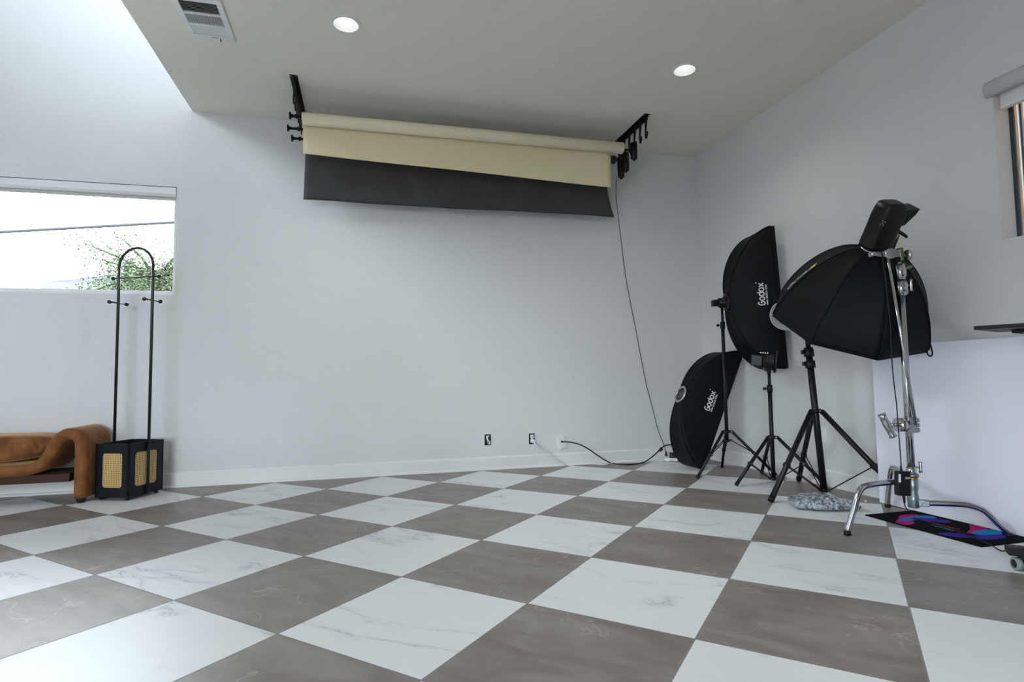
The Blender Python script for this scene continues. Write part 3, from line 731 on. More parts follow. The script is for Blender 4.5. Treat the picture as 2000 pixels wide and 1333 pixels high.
# ------------------------------------------------------------------ light stands
def stand(label, base, top, hub_z, feet, low_z, brace_f, r=.0145, upper=None, knobs=(), name='light_stand'):
    base, top = V(base), V(top); ax = (top-base).normalized()
    t = thing(name, label, 'light stand', (base.x, base.y, 0), 'black light stands')
    at = lambda z: base + (top-base)*((z-base.z)/(top.z-base.z))
    u = upper or .5*(top.z+hub_z)
    MB().cyl(at(min(low_z, base.z)), at(u), r, 16).build('lower_pole', M['black_mt'], t)
    MB().cyl(at(u), top, r*.72, 14).build('upper_pole', M['black_mt'], t)
    c = MB(); c.cyl(at(u)-ax*.035, at(u)+ax*.02, r*1.35, 16); c.build('collar', M['black'], t)
    k_ = MB(); p = at(u)-ax*.008; out = -V((.968,-.249,0))
    k_.cyl(p, p+out*.035, .005, 8); k_.tube([p+out*.035, p+out*.05], [.013,.010], 8); k_.build('knob', M['black'], t)
    for z in knobs:
        k_ = MB(); p = at(z); k_.cyl(p-ax*.03, p+ax*.02, r*1.5, 16); k_.cyl(p, p+out*.04, .006, 8)
        for a_ in range(4):
            dr = ax*math.cos(a_*PI/2+.6)+out.cross(ax)*math.sin(a_*PI/2+.6); k_.box(p+out*.045+dr*.010, (.012,.012,.012), bevel=.002)
        k_.build('collar_knob', M['black'], t)
    hb = at(hub_z); lw = at(low_z)
    c = MB(); c.cyl(hb-ax*.012, hb+ax*.012, r*1.7, 18); c2 = MB(); c2.cyl(lw-ax*.009, lw+ax*.009, r*1.6, 18)
    sc = MB()
    for f in feet:
        d = V((f[0]-base.x, f[1]-base.y, 0)).normalized(); tg = V((-d.y, d.x, 0))
        R = Matrix((d, tg, V((0,0,1)))).transposed()
        c.box(hb+d*.030, (.034,.026,.022), R, bevel=.002); c2.box(lw+d*.026, (.030,.022,.016), R, bevel=.002)
        p0 = hb+d*.042; p1 = V((f[0], f[1], .012))
        MB().cyl(p0, p1, r*.80, 14).cyl(p1-(p1-p0).normalized()*.03, p1, r*.9, 14).build('leg', M['black_mt'], t)
        m = p0.lerp(p1, brace_f); l0 = lw+d*.036
        b = MB()
        for s in (-1, 1): b.tube([l0+tg*s*.009, m+tg*s*.010], .0036, 6)
        b.cyl(m-tg*.015, m+tg*.015, r*.95, 12); b.build('brace', M['black_mt'], t)
        sc.cyl(hb+d*.036-tg*.015, hb+d*.036-tg*.0145, .005, 10); sc.cyl(m-tg*.0155, m-tg*.016, .0045, 10); sc.cyl(lw+d*.032-tg*.012, lw+d*.032-tg*.0125, .004, 10)
        sc.cyl(hb+d*.036+tg*.015, hb+d*.036+tg*.0145, .005, 10); sc.cyl(m+tg*.0155, m+tg*.016, .0045, 10); sc.cyl(lw+d*.032+tg*.012, lw+d*.032+tg*.0125, .004, 10)
    c.build('hub', M['black'], t); c2.build('lower_hub', M['black'], t); sc.build('rivets', M['silver'], t)
    return t
S2 = V((3.075, 3.86, 0)); S3 = V((3.095, 3.375, 0))
stand('slim black stand left of the three, holding the tall strip softbox', S1+V((0,0,.275)), S1+V((0,0,1.405)), .362,
      [(2.589,4.146),(3.10,4.56),(3.26,4.06)], .289, .50, r=.0145, upper=1.26, name='light_stand')
stand('short black stand in the middle holding the bare reflector lamp', S2+V((0,0,.012)), S2+V((0,0,.845)), .345,
      [(2.69,3.79),(3.215,4.18),(3.295,3.57)], .028, .56, r=.0160, upper=.73, knobs=(), name='light_stand')
top3 = ony(1576, 655, 3.375)
stand('thick black leaning stand in front, right of the three, with star knobs', S3+V((0,0,.012)), top3, .575,
      [(2.559,3.25),(3.267,3.816),(3.325,2.93)], .03, .62, r=.0220, upper=1.0, knobs=(.905, .985), name='light_stand')

# ------------------------------------------------------------------ lamp heads
def lamp_small(label, c, axis, top_of_stand, scale=1., knob_out=None, grille=False):
    """compact continuous light head: c = front ring centre, axis = beam direction"""
    c, a_ = V(c), V(axis).normalized()
    t = thing('studio_light', label, 'studio light', top_of_stand, 'studio light heads')
    up = V((0,0,1)); sd = a_.cross(up).normalized(); up = sd.cross(a_)
    R = Matrix((a_, sd, up)).transposed(); s = scale
    MB().tube([c-a_*.005*s, c-a_*.02*s, c-a_*.07*s, c-a_*.078*s], [.062*s,.055*s,.050*s,.042*s], 28).build('housing', M['black'], t)
    fins = MB()
    for k in range(5): fins.tube([c-a_*(.025+.010*k)*s, c-a_*(.028+.010*k)*s], .0545*s, 28)
    fins.build('cooling_fins', M['black_gl'], t)
    MB().box(c-a_*.113*s, (.070*s,.062*s,.072*s), R, bevel=.006).build('driver_box', M['black'], t)
    MB().lathe(c, a_, [(.05*s,-.006),(.074*s,-.006),(.078*s,0),(.074*s,.008),(.05*s,.008)], 32, close=True).build('mount_ring', M['black_gl'], t)
    p = V(top_of_stand); j = c-a_*.045*s - up*.052*s
    b = MB(); b.tube([p+V((0,0,-.005)), p+V((0,0,.05))], .016, 16); b.tube([p+V((0,0,.045)), j], [.014,.012], 12)
    b.build('stand_socket', M['black'], t)
    o = V((-.968,.249,0)); k = MB(); k.cyl(p+V((0,0,.055))-o*.03, p+V((0,0,.055))+o*.03, .017, 18); k.build('tilt_joint', M['black'], t)
    k = MB(); q = p+V((0,0,.055)); k.tube([q-o*.028, q-o*.045, q-o*.05], [.012,.016,.008], 10); k.tube([p+V((0,0,.02))+o*.012, p+V((0,0,.018))+o*.03, p+V((0,0,.032))+o*.036], [.005,.005,.004], 8); k.build('lock_knob', M['black'], t)
    if grille:
        g = MB()
        for k in range(4): g.box(c-a_*(.05+.014*k)*s+up*.052*s, (.006*s,.05*s,.004*s), R)
        g.build('bright_slots', M['silver'], t)
    return t
lamp_small('compact black light head at the back of the tall strip softbox', apB-nB*.018, nB, S1+V((0,0,1.40)), .74)
a2 = V((.80,-.55,-.10)).normalized()
c2 = ony(1514, 707, 3.80)
lamp_small('glossy black lamp head on the short middle stand below the tall softbox', c2, a2, S2+V((0,0,.845)), 1.18, grille=True)

# white reflector dish on the leaning stand, half hidden behind the octagonal softbox
pc = ony(1537, 616, 3.36)
t = thing('reflector_lamp', 'white reflector dish peeking out behind the octagonal softbox', 'lamp', top3, 'studio light heads')
ad = V((-.62,-.70,-.30)).normalized()
MB().lathe(pc, -ad, [(.106,-.002),(.108,.004),(.098,.03),(.07,.055),(.04,.065)], 40).build('dish', M['white_pl'], t, solid=.003)
MB().lathe(pc+V((.018,.0,.012)), ad, [(.0001,.012),(.084,.006),(.086,-.004)], 36).build('inner_cover', M['black'], t)
bk = pc-ad*.06
MB().tube([bk, bk-ad*.03, bk-ad*.14], [.045,.052,.050], 24).build('housing', M['black'], t)
MB().tube([top3-V((0,0,.02)), top3+V((0,0,.04)), bk-ad*.08], [.016,.016,.014], 12).build('stand_socket', M['black'], t)

# ------------------------------------------------------------------ octagonal softbox
def octabox():
    K = 1.032; c = EYE+(V((2.806, 2.805, 1.161))-EYE)*K; a_ = V((.120,.561,-.819)).normalized(); r = .436*K; D = .443*K; ring = .07
    vs = [(2.398,2.953,1.202),(2.619,3.142,1.364),(2.950,3.135,1.408),(3.197,2.934,1.306),(3.214,2.658,1.119),(2.993,2.468,.957),(2.662,2.476,.915),(2.415,2.677,1.016)]
    vs = [EYE+(V(v)-EYE)*K for v in vs]
    ap = c - a_*D
    t = thing('octagonal_softbox', 'large black octagonal softbox hanging tilted from the chrome stand', 'softbox', ap)
    def P(s, k, off=0):
        e = (vs[k % 8]-c); e = e - a_*e.dot(a_)
        rad = ring/r + (1-ring/r)*s
        return c + e*rad - a_*(D*(1-s**1.75)**.72 + off)
    for k in range(8):
        def fn(u, v, k=k):
            s = math.sin(u*PI/2); p, q = P(s, k), P(s, k+1); m = p.lerp(q, v)
            inw = (c - a_*(D*(1-s**1.75)**.72)) - m
            if inw.length > 1e-6: m += inw.normalized()*.013*math.sin(PI*v)*math.sin(PI*s)
            m += a_*(.003*math.sin(v*14+u*11+k*2)*math.sin(PI*u)*math.sin(PI*v))
            return m
        MB().grid(fn, 24, 10).build('fabric_panel', M['cloth'], t, solid=.002)
        MB().tube([P(math.sin(i/18*PI/2), k) for i in range(19)], .004, 6).build('rib', M['cloth'], t)
    b = MB()
    for k in range(8):
        p, q = P(1, k), P(1, k+1); b.prism([(0,0),(.003,0),(.003,.018),(0,.018)], (c-p).normalized(), a_, p, (q-p).normalized(), 0, (q-p).length)
    b.build('rim_lip', M['cloth'], t)
    dm = MB(); dm.face([dm.bm.verts.new(P(1, k)+a_*.008+(c-P(1, k)).normalized()*.008) for k in range(8)]); dm.build('diffuser', M['cloth_in'], t)
    MB().lathe(ap, -a_, [(.062,-.01),(.070,-.006),(.073,.004),(.070,.012),(.058,.014)], 40).build('speed_ring', M['silver'], t)
    # hanging strap at the right corner
    p5 = P(1, 5); p4 = P(.93, 4)
    rt = V((.968,-.249,0))
    pts = cr([onv(1808,635,p5,p5+rt), onv(1815,665,p5,p5+rt), onv(1821,690,p5,p5+rt), onv(1817,696,p5,p5+rt), onv(1811,690,p5,p5+rt), onv(1809,670,p5,p5+rt)], 5)
    MB().tube(pts, .0045, 6).build('strap', M['cloth'], t)
    # label on the narrow upper-left panel
    def lf(u, v, off=.006):
        s = u; p, q = P(s, 0), P(s, 1); m = p.lerp(q, v); inw = ((c - a_*(D*(1-s**1.75)**.72)) - m).normalized()
        return m + inw*(.013*math.sin(PI*v)*math.sin(PI*s)) - inw*off
    g = MB(); g.grid(lambda u, v: lf(.58+.07*u, .15+.28*v), 4, 4); g.build('yellow_label', M['yellow'], t)
    w = MB(); write(w, 'Godox', .25, lambda x, y: lf(.88-x*.30, .15+y), 0, 0, .75, 1.1, .16); w.build('brand_lettering', M['print'], t, recalc=False)
    # small logo near the edge of the large panel
    return ap, a_, t
AP, AX, OCT = octabox()

def big_head():
    a_ = -AX; up0 = V((.97,-.2,.0)); e1 = (up0 - a_*up0.dot(a_)).normalized(); e2 = a_.cross(e1)   # e1: image right, e2
    R = Matrix((e1, e2, a_)).transposed()
    t = thing('studio_strobe', 'black studio strobe head clamped on top of the octagonal softbox', 'studio light', AP, 'studio light heads')
    c0 = AP + a_*.012
    def ringpts(w, d, k=20):
        out = []
        for i in range(k):
            an = 2*PI*i/k; cx, cy = math.cos(an), math.sin(an); p = .42
            out.append((w*abs(cx)**p*(1 if cx > 0 else -1), d*abs(cy)**p*(1 if cy > 0 else -1)))
        return out
    b = MB(); prev = None
    for h_, w, d, ox in ((0,.070,.062,0),(.02,.074,.064,0),(.13,.070,.064,.006),(.19,.072,.066,.012),(.235,.068,.062,.014),(.262,.058,.054,.012),(.270,.04,.04,.010)):
        ring = [b.bm.verts.new(c0 + a_*h_ + e1*(x+ox) + e2*y) for x, y in ringpts(w, d)]
        if prev: 
            for k in range(20): b.face([prev[k], prev[(k+1)%20], ring[(k+1)%20], ring[k]], True)
        else: b.face(ring)
        prev = ring
    b.face(prev); b.build('housing', M['black'], t)
    # hood over the rear controls
    h = c0 + a_*.222 + e1*.072
    MB().prism([(-.02,.012),(.070,.022),(.058,-.012),(.018,-.070),(0,-.075)], e1, a_, h, e2, -.05, .05).build('rear_hood', M['black'], t)
    g = MB(); 
    for i, (x, y) in enumerate(((0,0),(.011,.006),(-.011,-.006),(.006,-.012),(-.005,.012))):
        p = c0 + a_*(.170+y) + e1*(-.052+x) - e2*.066*(1 if e2.y > 0 else -1); g.ball(p, .0032, 8)
    g.build('vent_dots', M['silver'], t)
    # side handle, tilt bracket, lever
    s = c0 + a_*.09 + e1*.07
    br = MB(); br.cyl(s-e1*.02-e2*.055, s-e1*.02+e2*.055, .026, 20); br.box(s-a_*.045+e1*.0, (.05,.08,.09), R, bevel=.006); br.build('tilt_bracket', M['black'], t)
    lv = MB(); lv.tube([s+a_*.0, s+e1*.035+a_*.008, s+e1*.085-a_*.018, s+e1*.098-a_*.028], [.011,.011,.009,.008], 10); lv.build('tilt_lever', M['black'], t)
    MB().lathe(s-e1*.02-e2*.056, e2, [(.010,0),(.022,0),(.022,.002),(.010,.002)], 24, close=True).build('dial_ring', M['silver'], t)
    # thin lead looping out at the left
    q = c0 + a_*.235 - e1*.055
    MB().tube(cr([q, q-e1*.018-a_*.02, q-e1*.02-a_*.05, q-e1*.008-a_*.085, q-a_*.14+e1*.03-e2*.02], 6), .0022, 6).build('sync_lead', M['black'], t)
    return s
HB = big_head()

# ------------------------------------------------------------------ chrome C-stand
CS = V((2.845, 2.484, 0)); RT = V((.968,-.249,0)); TOW = V((-.249,-.968,0))
def ccs(u, v, off=0):    # point in the upright plane of the chrome stand
    return onv(u, v, CS+TOW*off, CS+TOW*off+RT)
def t_knob(b, p, out, r=.009, L=.045, W=.06):
    p = V(p); out = V(out).normalized()
    b.cyl(p, p+out*L, .006, 10)
    e = p+out*L; b.tube([e-V((0,0,W/2)), e-V((0,0,W/4)), e, e+V((0,0,W/4)), e+V((0,0,W/2))], [r*1.15, r*.8, r, r*.8, r*1.15], 12)
def cstand():
    t = thing('chrome_light_stand', 'chrome C-stand with turtle legs in front of the white panel', 'light stand', CS)
    z = lambda v, u=1775: ccs(u, v).z
    P = lambda zz: V((CS.x, CS.y, zz))
    zb = ccs(1789, 992).z
    # cast base
    MB().tube([P(zb), P(zb+.004), P(zb+.05), P(zb+.085), P(zb+.11), P(zb+.16), P(zb+.165)], [.022,.027,.028,.023,.029,.027,.021], 20).build('base_casting', M['cast'], t)
    MB().tube([P(zb+.150), P(zb+.162)], .0285, 24).build('brass_band', M['brass'], t)
    MB().tube([P(zb+.165), P(zb+.178), P(zb+.18)], [.033,.033,.024], 24).build('flange', M['cast'], t)
    c1 = ccs(1781, 912).z; c2, c3, c4 = ccs(1760, 578).z, ccs(1757, 548).z, ccs(1753, 516).z
    MB().cyl(P(zb+.17), P(c1), .0235, 24).build('base_collar', M['chrome'], t)
    k = MB(); t_knob(k, P((zb+.17+c1)/2+.02), RT, W=.058, L=.05); k.build('knob', M['silver'], t)
    MB().cyl(P(zb+.17), P(c2), .0185, 24).build('lower_riser', M['chrome'], t)
    MB().cyl(P(c2-.6), P(c2-.02), .0130, 20).build('middle_riser', M['chrome'], t)
    b = MB(); b.cyl(P(c2), P(c3-.004), .0275, 24); b.box(P((c2+c3)/2)+RT*.024, (.018,.022,.07), bevel=.003); b.build('upper_collar', M['chrome'], t)
    k = MB(); t_knob(k, P((c2+c3)/2+.015)+RT*.02, RT, W=.065, L=.035); k.build('knob', M['silver'], t)
    b = MB(); b.cyl(P(c3+.001), P(c4), .0250, 24); b.box(P((c4+c3)/2)+RT*.022, (.016,.02,.05), bevel=.003); b.build('top_collar', M['chrome'], t)
    k = MB(); p = P((c3+c4)/2+.02)+RT*.03; k.box(p+RT*.02+V((0,0,.006)), (.045,.012,.014), Matrix.Rotation(-.35, 3, 'Y'), bevel=.003); k.build('wing_lever', M['green_met'], t)
    MB().cyl(P(c4), P(c4+.012), .012, 16, .008).build('top_pin', M['silver'], t)
    # legs
    def leg(foot, zhub, pts):
        f = V(foot); d = (f-CS); d.z = 0; L = d.length; d.normalize()
        path = [CS+d*.018+V((0,0,zhub))] + [CS+d*L*q+V((0,0,zz)) for q, zz in pts] + [V((f.x, f.y, .018))]
        o = MB().tube(cr(path, 8), .0150, 16).build('leg', M['chrome'], t)
        MB().cyl(V((f.x, f.y, 0))+V((0,0,.001)), V((f.x, f.y, .02)), .0170, 16).build('rubber_foot', M['black'], o)
        return d
    f1 = onz(1655, 1046); f2 = onz(1734, 991); f3 = onz(1972, 1050)
    def zh(u, v, foot): return onv(u, v, CS, V(foot)).z
    z1 = zh(1757, 941, f1)
    leg(f1, z1+.0, [(.35, z1-.001), (.60, z1-.006), (.74, z1-.018), (.82, z1-.055), (.90, z1*.45)])
    leg(f2, z1+.02, [(.35, z1+.02), (.60, z1+.018), (.74, z1-.002), (.86, z1*.62), (.94, z1*.32)])
    z3 = zb+.028
    d3 = leg(f3, z3, [(.30, z3+.004), (.55, z3+.006), (.68, z3-.004), (.78, z3-.025), (.90, z3*.42)])
    MB().box(CS+d3*.045+V((0,0,z3)), (.05,.036,.034), Matrix.Rotation(math.atan2(d3.y, d3.x), 3, 'Z'), bevel=.004).build('leg_socket', M['cast'], t)
    # grip head half-way
    gz = ccs(1775, 830).z; g = P(gz); b = MB()
    b.cyl(g-RT*.066+TOW*.0, g-RT*.014, .037, 28); b.build('grip_disc', M['chrome'], t)
    MB().box(g+RT*.004+TOW*.022, (.050,.012,.084), Matrix.Rotation(math.atan2(RT.y, RT.x), 3, 'Z'), bevel=.002).build('grip_plate', M['silver'], t)
    b = MB()
    for dz in (-.028,-.002,.024): b.cyl(g+RT*.026+TOW*.01+V((0,0,dz)), g+RT*.044+TOW*.02+V((0,0,dz)), .011, 14)
    b.build('grip_fingers', M['chrome'], t)
    b = MB(); b.cyl(g-RT*.060, g-RT*.105, .009, 14); e = g-RT*.118
    up = V((0,0,1)); w = (up*.9 - RT*.42).normalized()
    b.tube([e+w*.062, e+w*.045, e+w*.02, e, e-w*.03, e-w*.06, e-w*.070], [.021,.017,.018,.020,.017,.016,.021], 14); b.build('t_handle', M['chrome'], t)
    # extension arm from the top knuckle down to the grip head
    k0 = ccs(1733, 497, .03); MB().cyl(k0, g+RT*.018+TOW*.03, .0085, 16).build('extension_arm', M['chrome'], t)
    # top grip: knuckle, green clamp, knob, arm socket
    y0 = ccs(1735, 497, .03)
    MB().cyl(y0-TOW*.026, y0+TOW*.026, .028, 24).build('knuckle', M['chrome'], t)
    b = MB(); b.box(ccs(1748, 496, .02), (.044,.034,.040), Matrix.Rotation(math.atan2(RT.y, RT.x), 3, 'Z'), bevel=.004); b.build('clamp_body', M['silver'], t)
    MB().box(ccs(1757, 498, .01), (.018,.044,.072), Matrix.Rotation(math.atan2(RT.y, RT.x), 3, 'Z'), bevel=.003).build('clamp_jaw', M['green_met'], t)
    b = MB(); p = ccs(1762, 499, .01); b.cyl(p, p+RT*.02, .005, 10); b.tube([p+RT*.02, p+RT*.024, p+RT*.036, p+RT*.04], [.012,.030,.030,.016], 16); b.build('clamp_knob', M['silver'], t)
    b = MB(); p, q = ccs(1731, 497, .03), ccs(1699, 497, .03); b.tube([p, p.lerp(q,.45), p.lerp(q,.7), p.lerp(q,.85), q], [.014,.016,.009,.014,.016], 16); b.build('spigot', M['silver'], t)
cstand()

# power brick tied to the chrome stand, with its two leads
def brick():
    pts = [ccs(1748,921,.05), ccs(1777,968,.05)]; c = (pts[0]+pts[1])/2; R = Matrix.Rotation(math.atan2(RT.y, RT.x), 3, 'Z') @ Matrix.Rotation(.05, 3, 'Y')
    t = thing('power_brick', 'black power adapter brick hanging against the chrome stand', 'power adapter', c)
    w = (ccs(1776,945,.05)-ccs(1750,945,.05)).length; h = abs(pts[0].z-pts[1].z)
    MB().box(c, (w,.034,h), R, bevel=.006).build('housing', M['black'], t)
    MB().box(c+R@V((-w*.36,-.0175,h*.22)), (.012,.001,.042), R).build('paper_sticker', M['print'], t)
    MB().box(c+R@V((w*.22,-.0175,h*.24)), (.024,.001,.010), R).build('paper_sticker', mat('grey_sticker', (.35,.36,.38), .6), t)
    b = MB(); b.tube(cr([c+V((0,0,h/2-.01)), c+V((-.004,0,h/2+.02)), ccs(1760,908,.05), ccs(1754,830,.06), ccs(1751,790,.06), ccs(1745,740,.06), ccs(1741,690,.06), ccs(1739,640,.06), ccs(1733,580,.06), ccs(1727,530,.06), ccs(1722,490,.05)], 6), .0028, 8)
    b.tube([c+V((-.002,0,h/2-.005)), c+V((-.004,0,h/2+.03))], [.006,.004], 8); b.build('upper_lead', M['black'], t)
    m = onz(1776, 1001, .006)
    pts = [c-V((-.004,0,h/2-.01)), c-V((-.006,0,h/2+.04)), ccs(1768,990,.05), m] + [onz(u, v, .009) for u, v in ((1786,1012),(1806,1019),(1835,1027),(1880,1043),(1915,1057),(1938,1067))] + [onz(u, v, .007) for u, v in ((1950,1074),(1960,1077))] + [onz(1972, 1072, .045)]
    b = MB(); b.tube(cr(pts, 6), .003, 8); b.tube([pts[0], pts[1]], [.008,.005], 8); b.build('lower_lead', M['black'], t)
brick()

# ------------------------------------------------------------------ white panel, mat, packet, rolling desk
o = MB().bb((3.205, 1.15, .004), (3.235, 3.035, 1.008)).build('standing_board', M['board'], org=(3.22, 3.0, 0), bevel=.001)
tag(o, 'large white board standing on edge along the right wall', 'board')

def floor_mat_obj():
    x0, x1, y0, y1 = 2.843, 3.200, 2.142, 2.797; zt = .0065
    b = MB(); b.bb((x0, y0, .0005), (x1, y1, zt), bevel=.001)
    def blob(px, mi):
        b.mi = mi
        pp = [onz(u, v, zt) for u, v in px]
        q = cr([p for p in pp]+[pp[0]], 5)[:-1]
        zz = zt + .0003*mi
        b.face([b.bm.verts.new((min(max(p.x, x0+.004), x1-.004), min(max(p.y, y0+.004), y1-.004), zz)) for p in q])
    S = lambda *l: [(1520+x/4.1667, 900+y/4.1667) for x, y in l]
    blob(S((975,462),(1000,445),(1090,440),(1140,446),(1100,470),(1000,478)), 1)
    blob(S((955,490),(1050,492),(1105,500),(1098,518),(1030,526),(965,514)), 1)
    blob(S((965,482),(1060,462),(1130,449),(1230,452),(1290,468),(1200,478),(1080,492),(1000,494)), 2)
    blob(S((1075,474),(1140,468),(1250,472),(1330,482),(1405,500),(1370,512),(1260,498),(1150,494)), 3)
    blob(S((1555,522),(1620,530),(1705,552),(1650,570),(1590,582),(1530,592),(1560,562)), 1)
    blob(S((1555,592),(1620,572),(1720,562),(1800,575),(1822,600),(1760,606),(1640,608)), 2)
    blob(S((1290,592),(1400,588),(1520,604),(1600,628),(1500,628),(1350,612)), 3)
    blob(S((1590,612),(1700,610),(1830,606),(1850,628),(1760,644),(1640,640)), 3)
    # two lines of brush script in the middle, as wavy strokes
    rnd = random.Random(5)
    for (ua, va), (ub, vb), mi, am in (((1812,1020),(1875,1036),4,.010), ((1820,1026),(1862,1038),5,.008)):
        p, q = onz(ua, va, zt), onz(ub, vb, zt); d = (q-p); L = d.length; d.normalize(); nn = V((-d.y, d.x, 0))
        pts = []
        for k in range(46):
            s = k/45; pts.append(p + d*L*s + d*.006*math.sin(k*1.35) + nn*am*math.sin(k*.95)*(.6+.4*rnd.random()) + V((0,0,.0012)))
        b.mi = mi; b.tube(cr(pts, 2), .0013, 4)
    b.mi = 0
    o = b.build('desk_mat', [M['mat'], M['pink'], M['cyan'], M['purple'], M['red'], M['teal']], org=(x0, y0, 0), recalc=False)
    tag(o, 'black rectangular mat with pink blue and purple blobs on the floor', 'mat')
floor_mat_obj()

def packet():
    c = V((2.755, 3.045, 0))
    d = V((.93, -.36, 0)).normalized(); e = V((-d.y, d.x, 0))
    def lump(w, l, h, off, seed):
        b = MB()
        def fn(u, v):
            a_ = u*2*PI; th = (v-.5)*PI
            ce, se = math.cos(th), math.sin(th)
            x = w/2*(abs(math.cos(a_))**.38)*(1 if math.cos(a_) > 0 else -1)*ce**.5 if ce > 1e-6 else 0
            y = l/2*(abs(math.sin(a_))**.38)*(1 if math.sin(a_) > 0 else -1)*ce**.5 if ce > 1e-6 else 0
            zz = h/2 + h/2*se
            p = V((x, y, zz)); nv = noise.noise_vector(p*24+V((seed,0,0)))*.6 + noise.noise_vector(p*9+V((seed,5,0)))*.9
            p += V((nv.x*.016, nv.y*.016, nv.z*.014*max(0, zz/h)))
            return c + off + d*p.x + e*p.y + V((0,0,max(.002, p.z)))
        return b.grid(fn, 64, 28)
    o = lump(.250, .26, .078, V((0,0,0)), 3).build('plastic_wrapped_packet', M['wrap'], org=c)
    tag(o, 'crumpled clear plastic wrapped bundle on the floor by the leaning stand', 'packet')
    b2 = lump(.16, .19, .060, d*.115-e*.02, 9).build('side_fold', M['wrap'], o)
    b3 = lump(.12, .20, .062, -d*.115+e*.01, 14).build('side_fold', M['wrap'], o)
packet()
s = onz(1691, 981.5)
o = MB().ball(s+V((0,0,.006)), .009, 10, (1.3,.8,.6)).build('paper_scrap', M['print'], org=s); tag(o, 'tiny white scrap on the floor right of the wrapped bundle', 'scrap')

def rolling_desk():
    t = thing('rolling_desk', 'corner of a black rolling desk on a caster at the right frame edge', 'desk', (2.66, 1.85, 0))
    zt = 1.030
    a_ = onz(1902, 645, zt); b_ = onz(2000, 639, zt); d = (b_-a_).normalized(); n = V((-d.y, d.x, 0))
    if n.x < 0: n = -n
    MB().prism([(0,0),(.5,0),(.5,.34),(0,.34)], d, n, a_, (0,0,1), 0, .018).build('tabletop', M['rack'], t, bevel=.002)
    p = onz(1976, 651, 1.013); MB().prism([(0,0),(.3,0),(.3,.2),(0,.2)], d, n, p, (0,0,1), 0, zt-1.013).build('drawer_tray', M['black_flat'], t)
    q = a_ + d*.30 + n*.20; MB().bb((q.x-.03, q.y-.03, .085), (q.x+.03, q.y+.03, 1.012)).build('column', M['black_flat'], t)
    f = ony(1969, 1067, 1.86); g = V((.6,-.8,0)).normalized(); gn = V((.8,.6,0))
    f0 = V((f.x, 1.86, 0))
    MB().prism([(0,0),(.62,0),(.62,.07),(0,.07)], V((.72,-.69,0)), V((.69,.72,0)), f0, (0,0,1), .064, .096).build('foot_beam', M['black_flat'], t, bevel=.004)
    MB().prism([(0,0),(.5,0),(.5,.06),(0,.06)], V((.69,.72,0)), V((.72,-.69,0)), f0+V((.72,-.69,0))*.28, (0,0,1), .064, .090).build('foot_beam', M['black_flat'], t, bevel=.004)
    w = f0 + V((.72,-.69,0))*.045 + V((.69,.72,0))*.035
    o = MB().cyl(w+V((0,0,.045)), w+V((0,0,.066)), .010, 12).build('caster', M['black'], t)
    ax = V((.93,-.36,0)).normalized()
    for k, s_ in enumerate((-1, 1)):
        c_ = w + ax*s_*.016 + V((0,0,.0275))
        MB().tube([c_-ax*.011, c_-ax*.0095, c_+ax*.0095, c_+ax*.011], [.021,.027,.027,.021], 26).build('wheel', M['wheel_grey'], o)
        MB().tube([c_-ax*.0115+ax*.0, c_+ax*.0115], .017, 20).build('wheel_hub', M['black'], o)
    MB().tube([w-ax*.006+V((0,0,.0275)), w+ax*.006+V((0,0,.0275))], .0235, 20).build('caster_body', M['black_gl'], o)
rolling_desk()

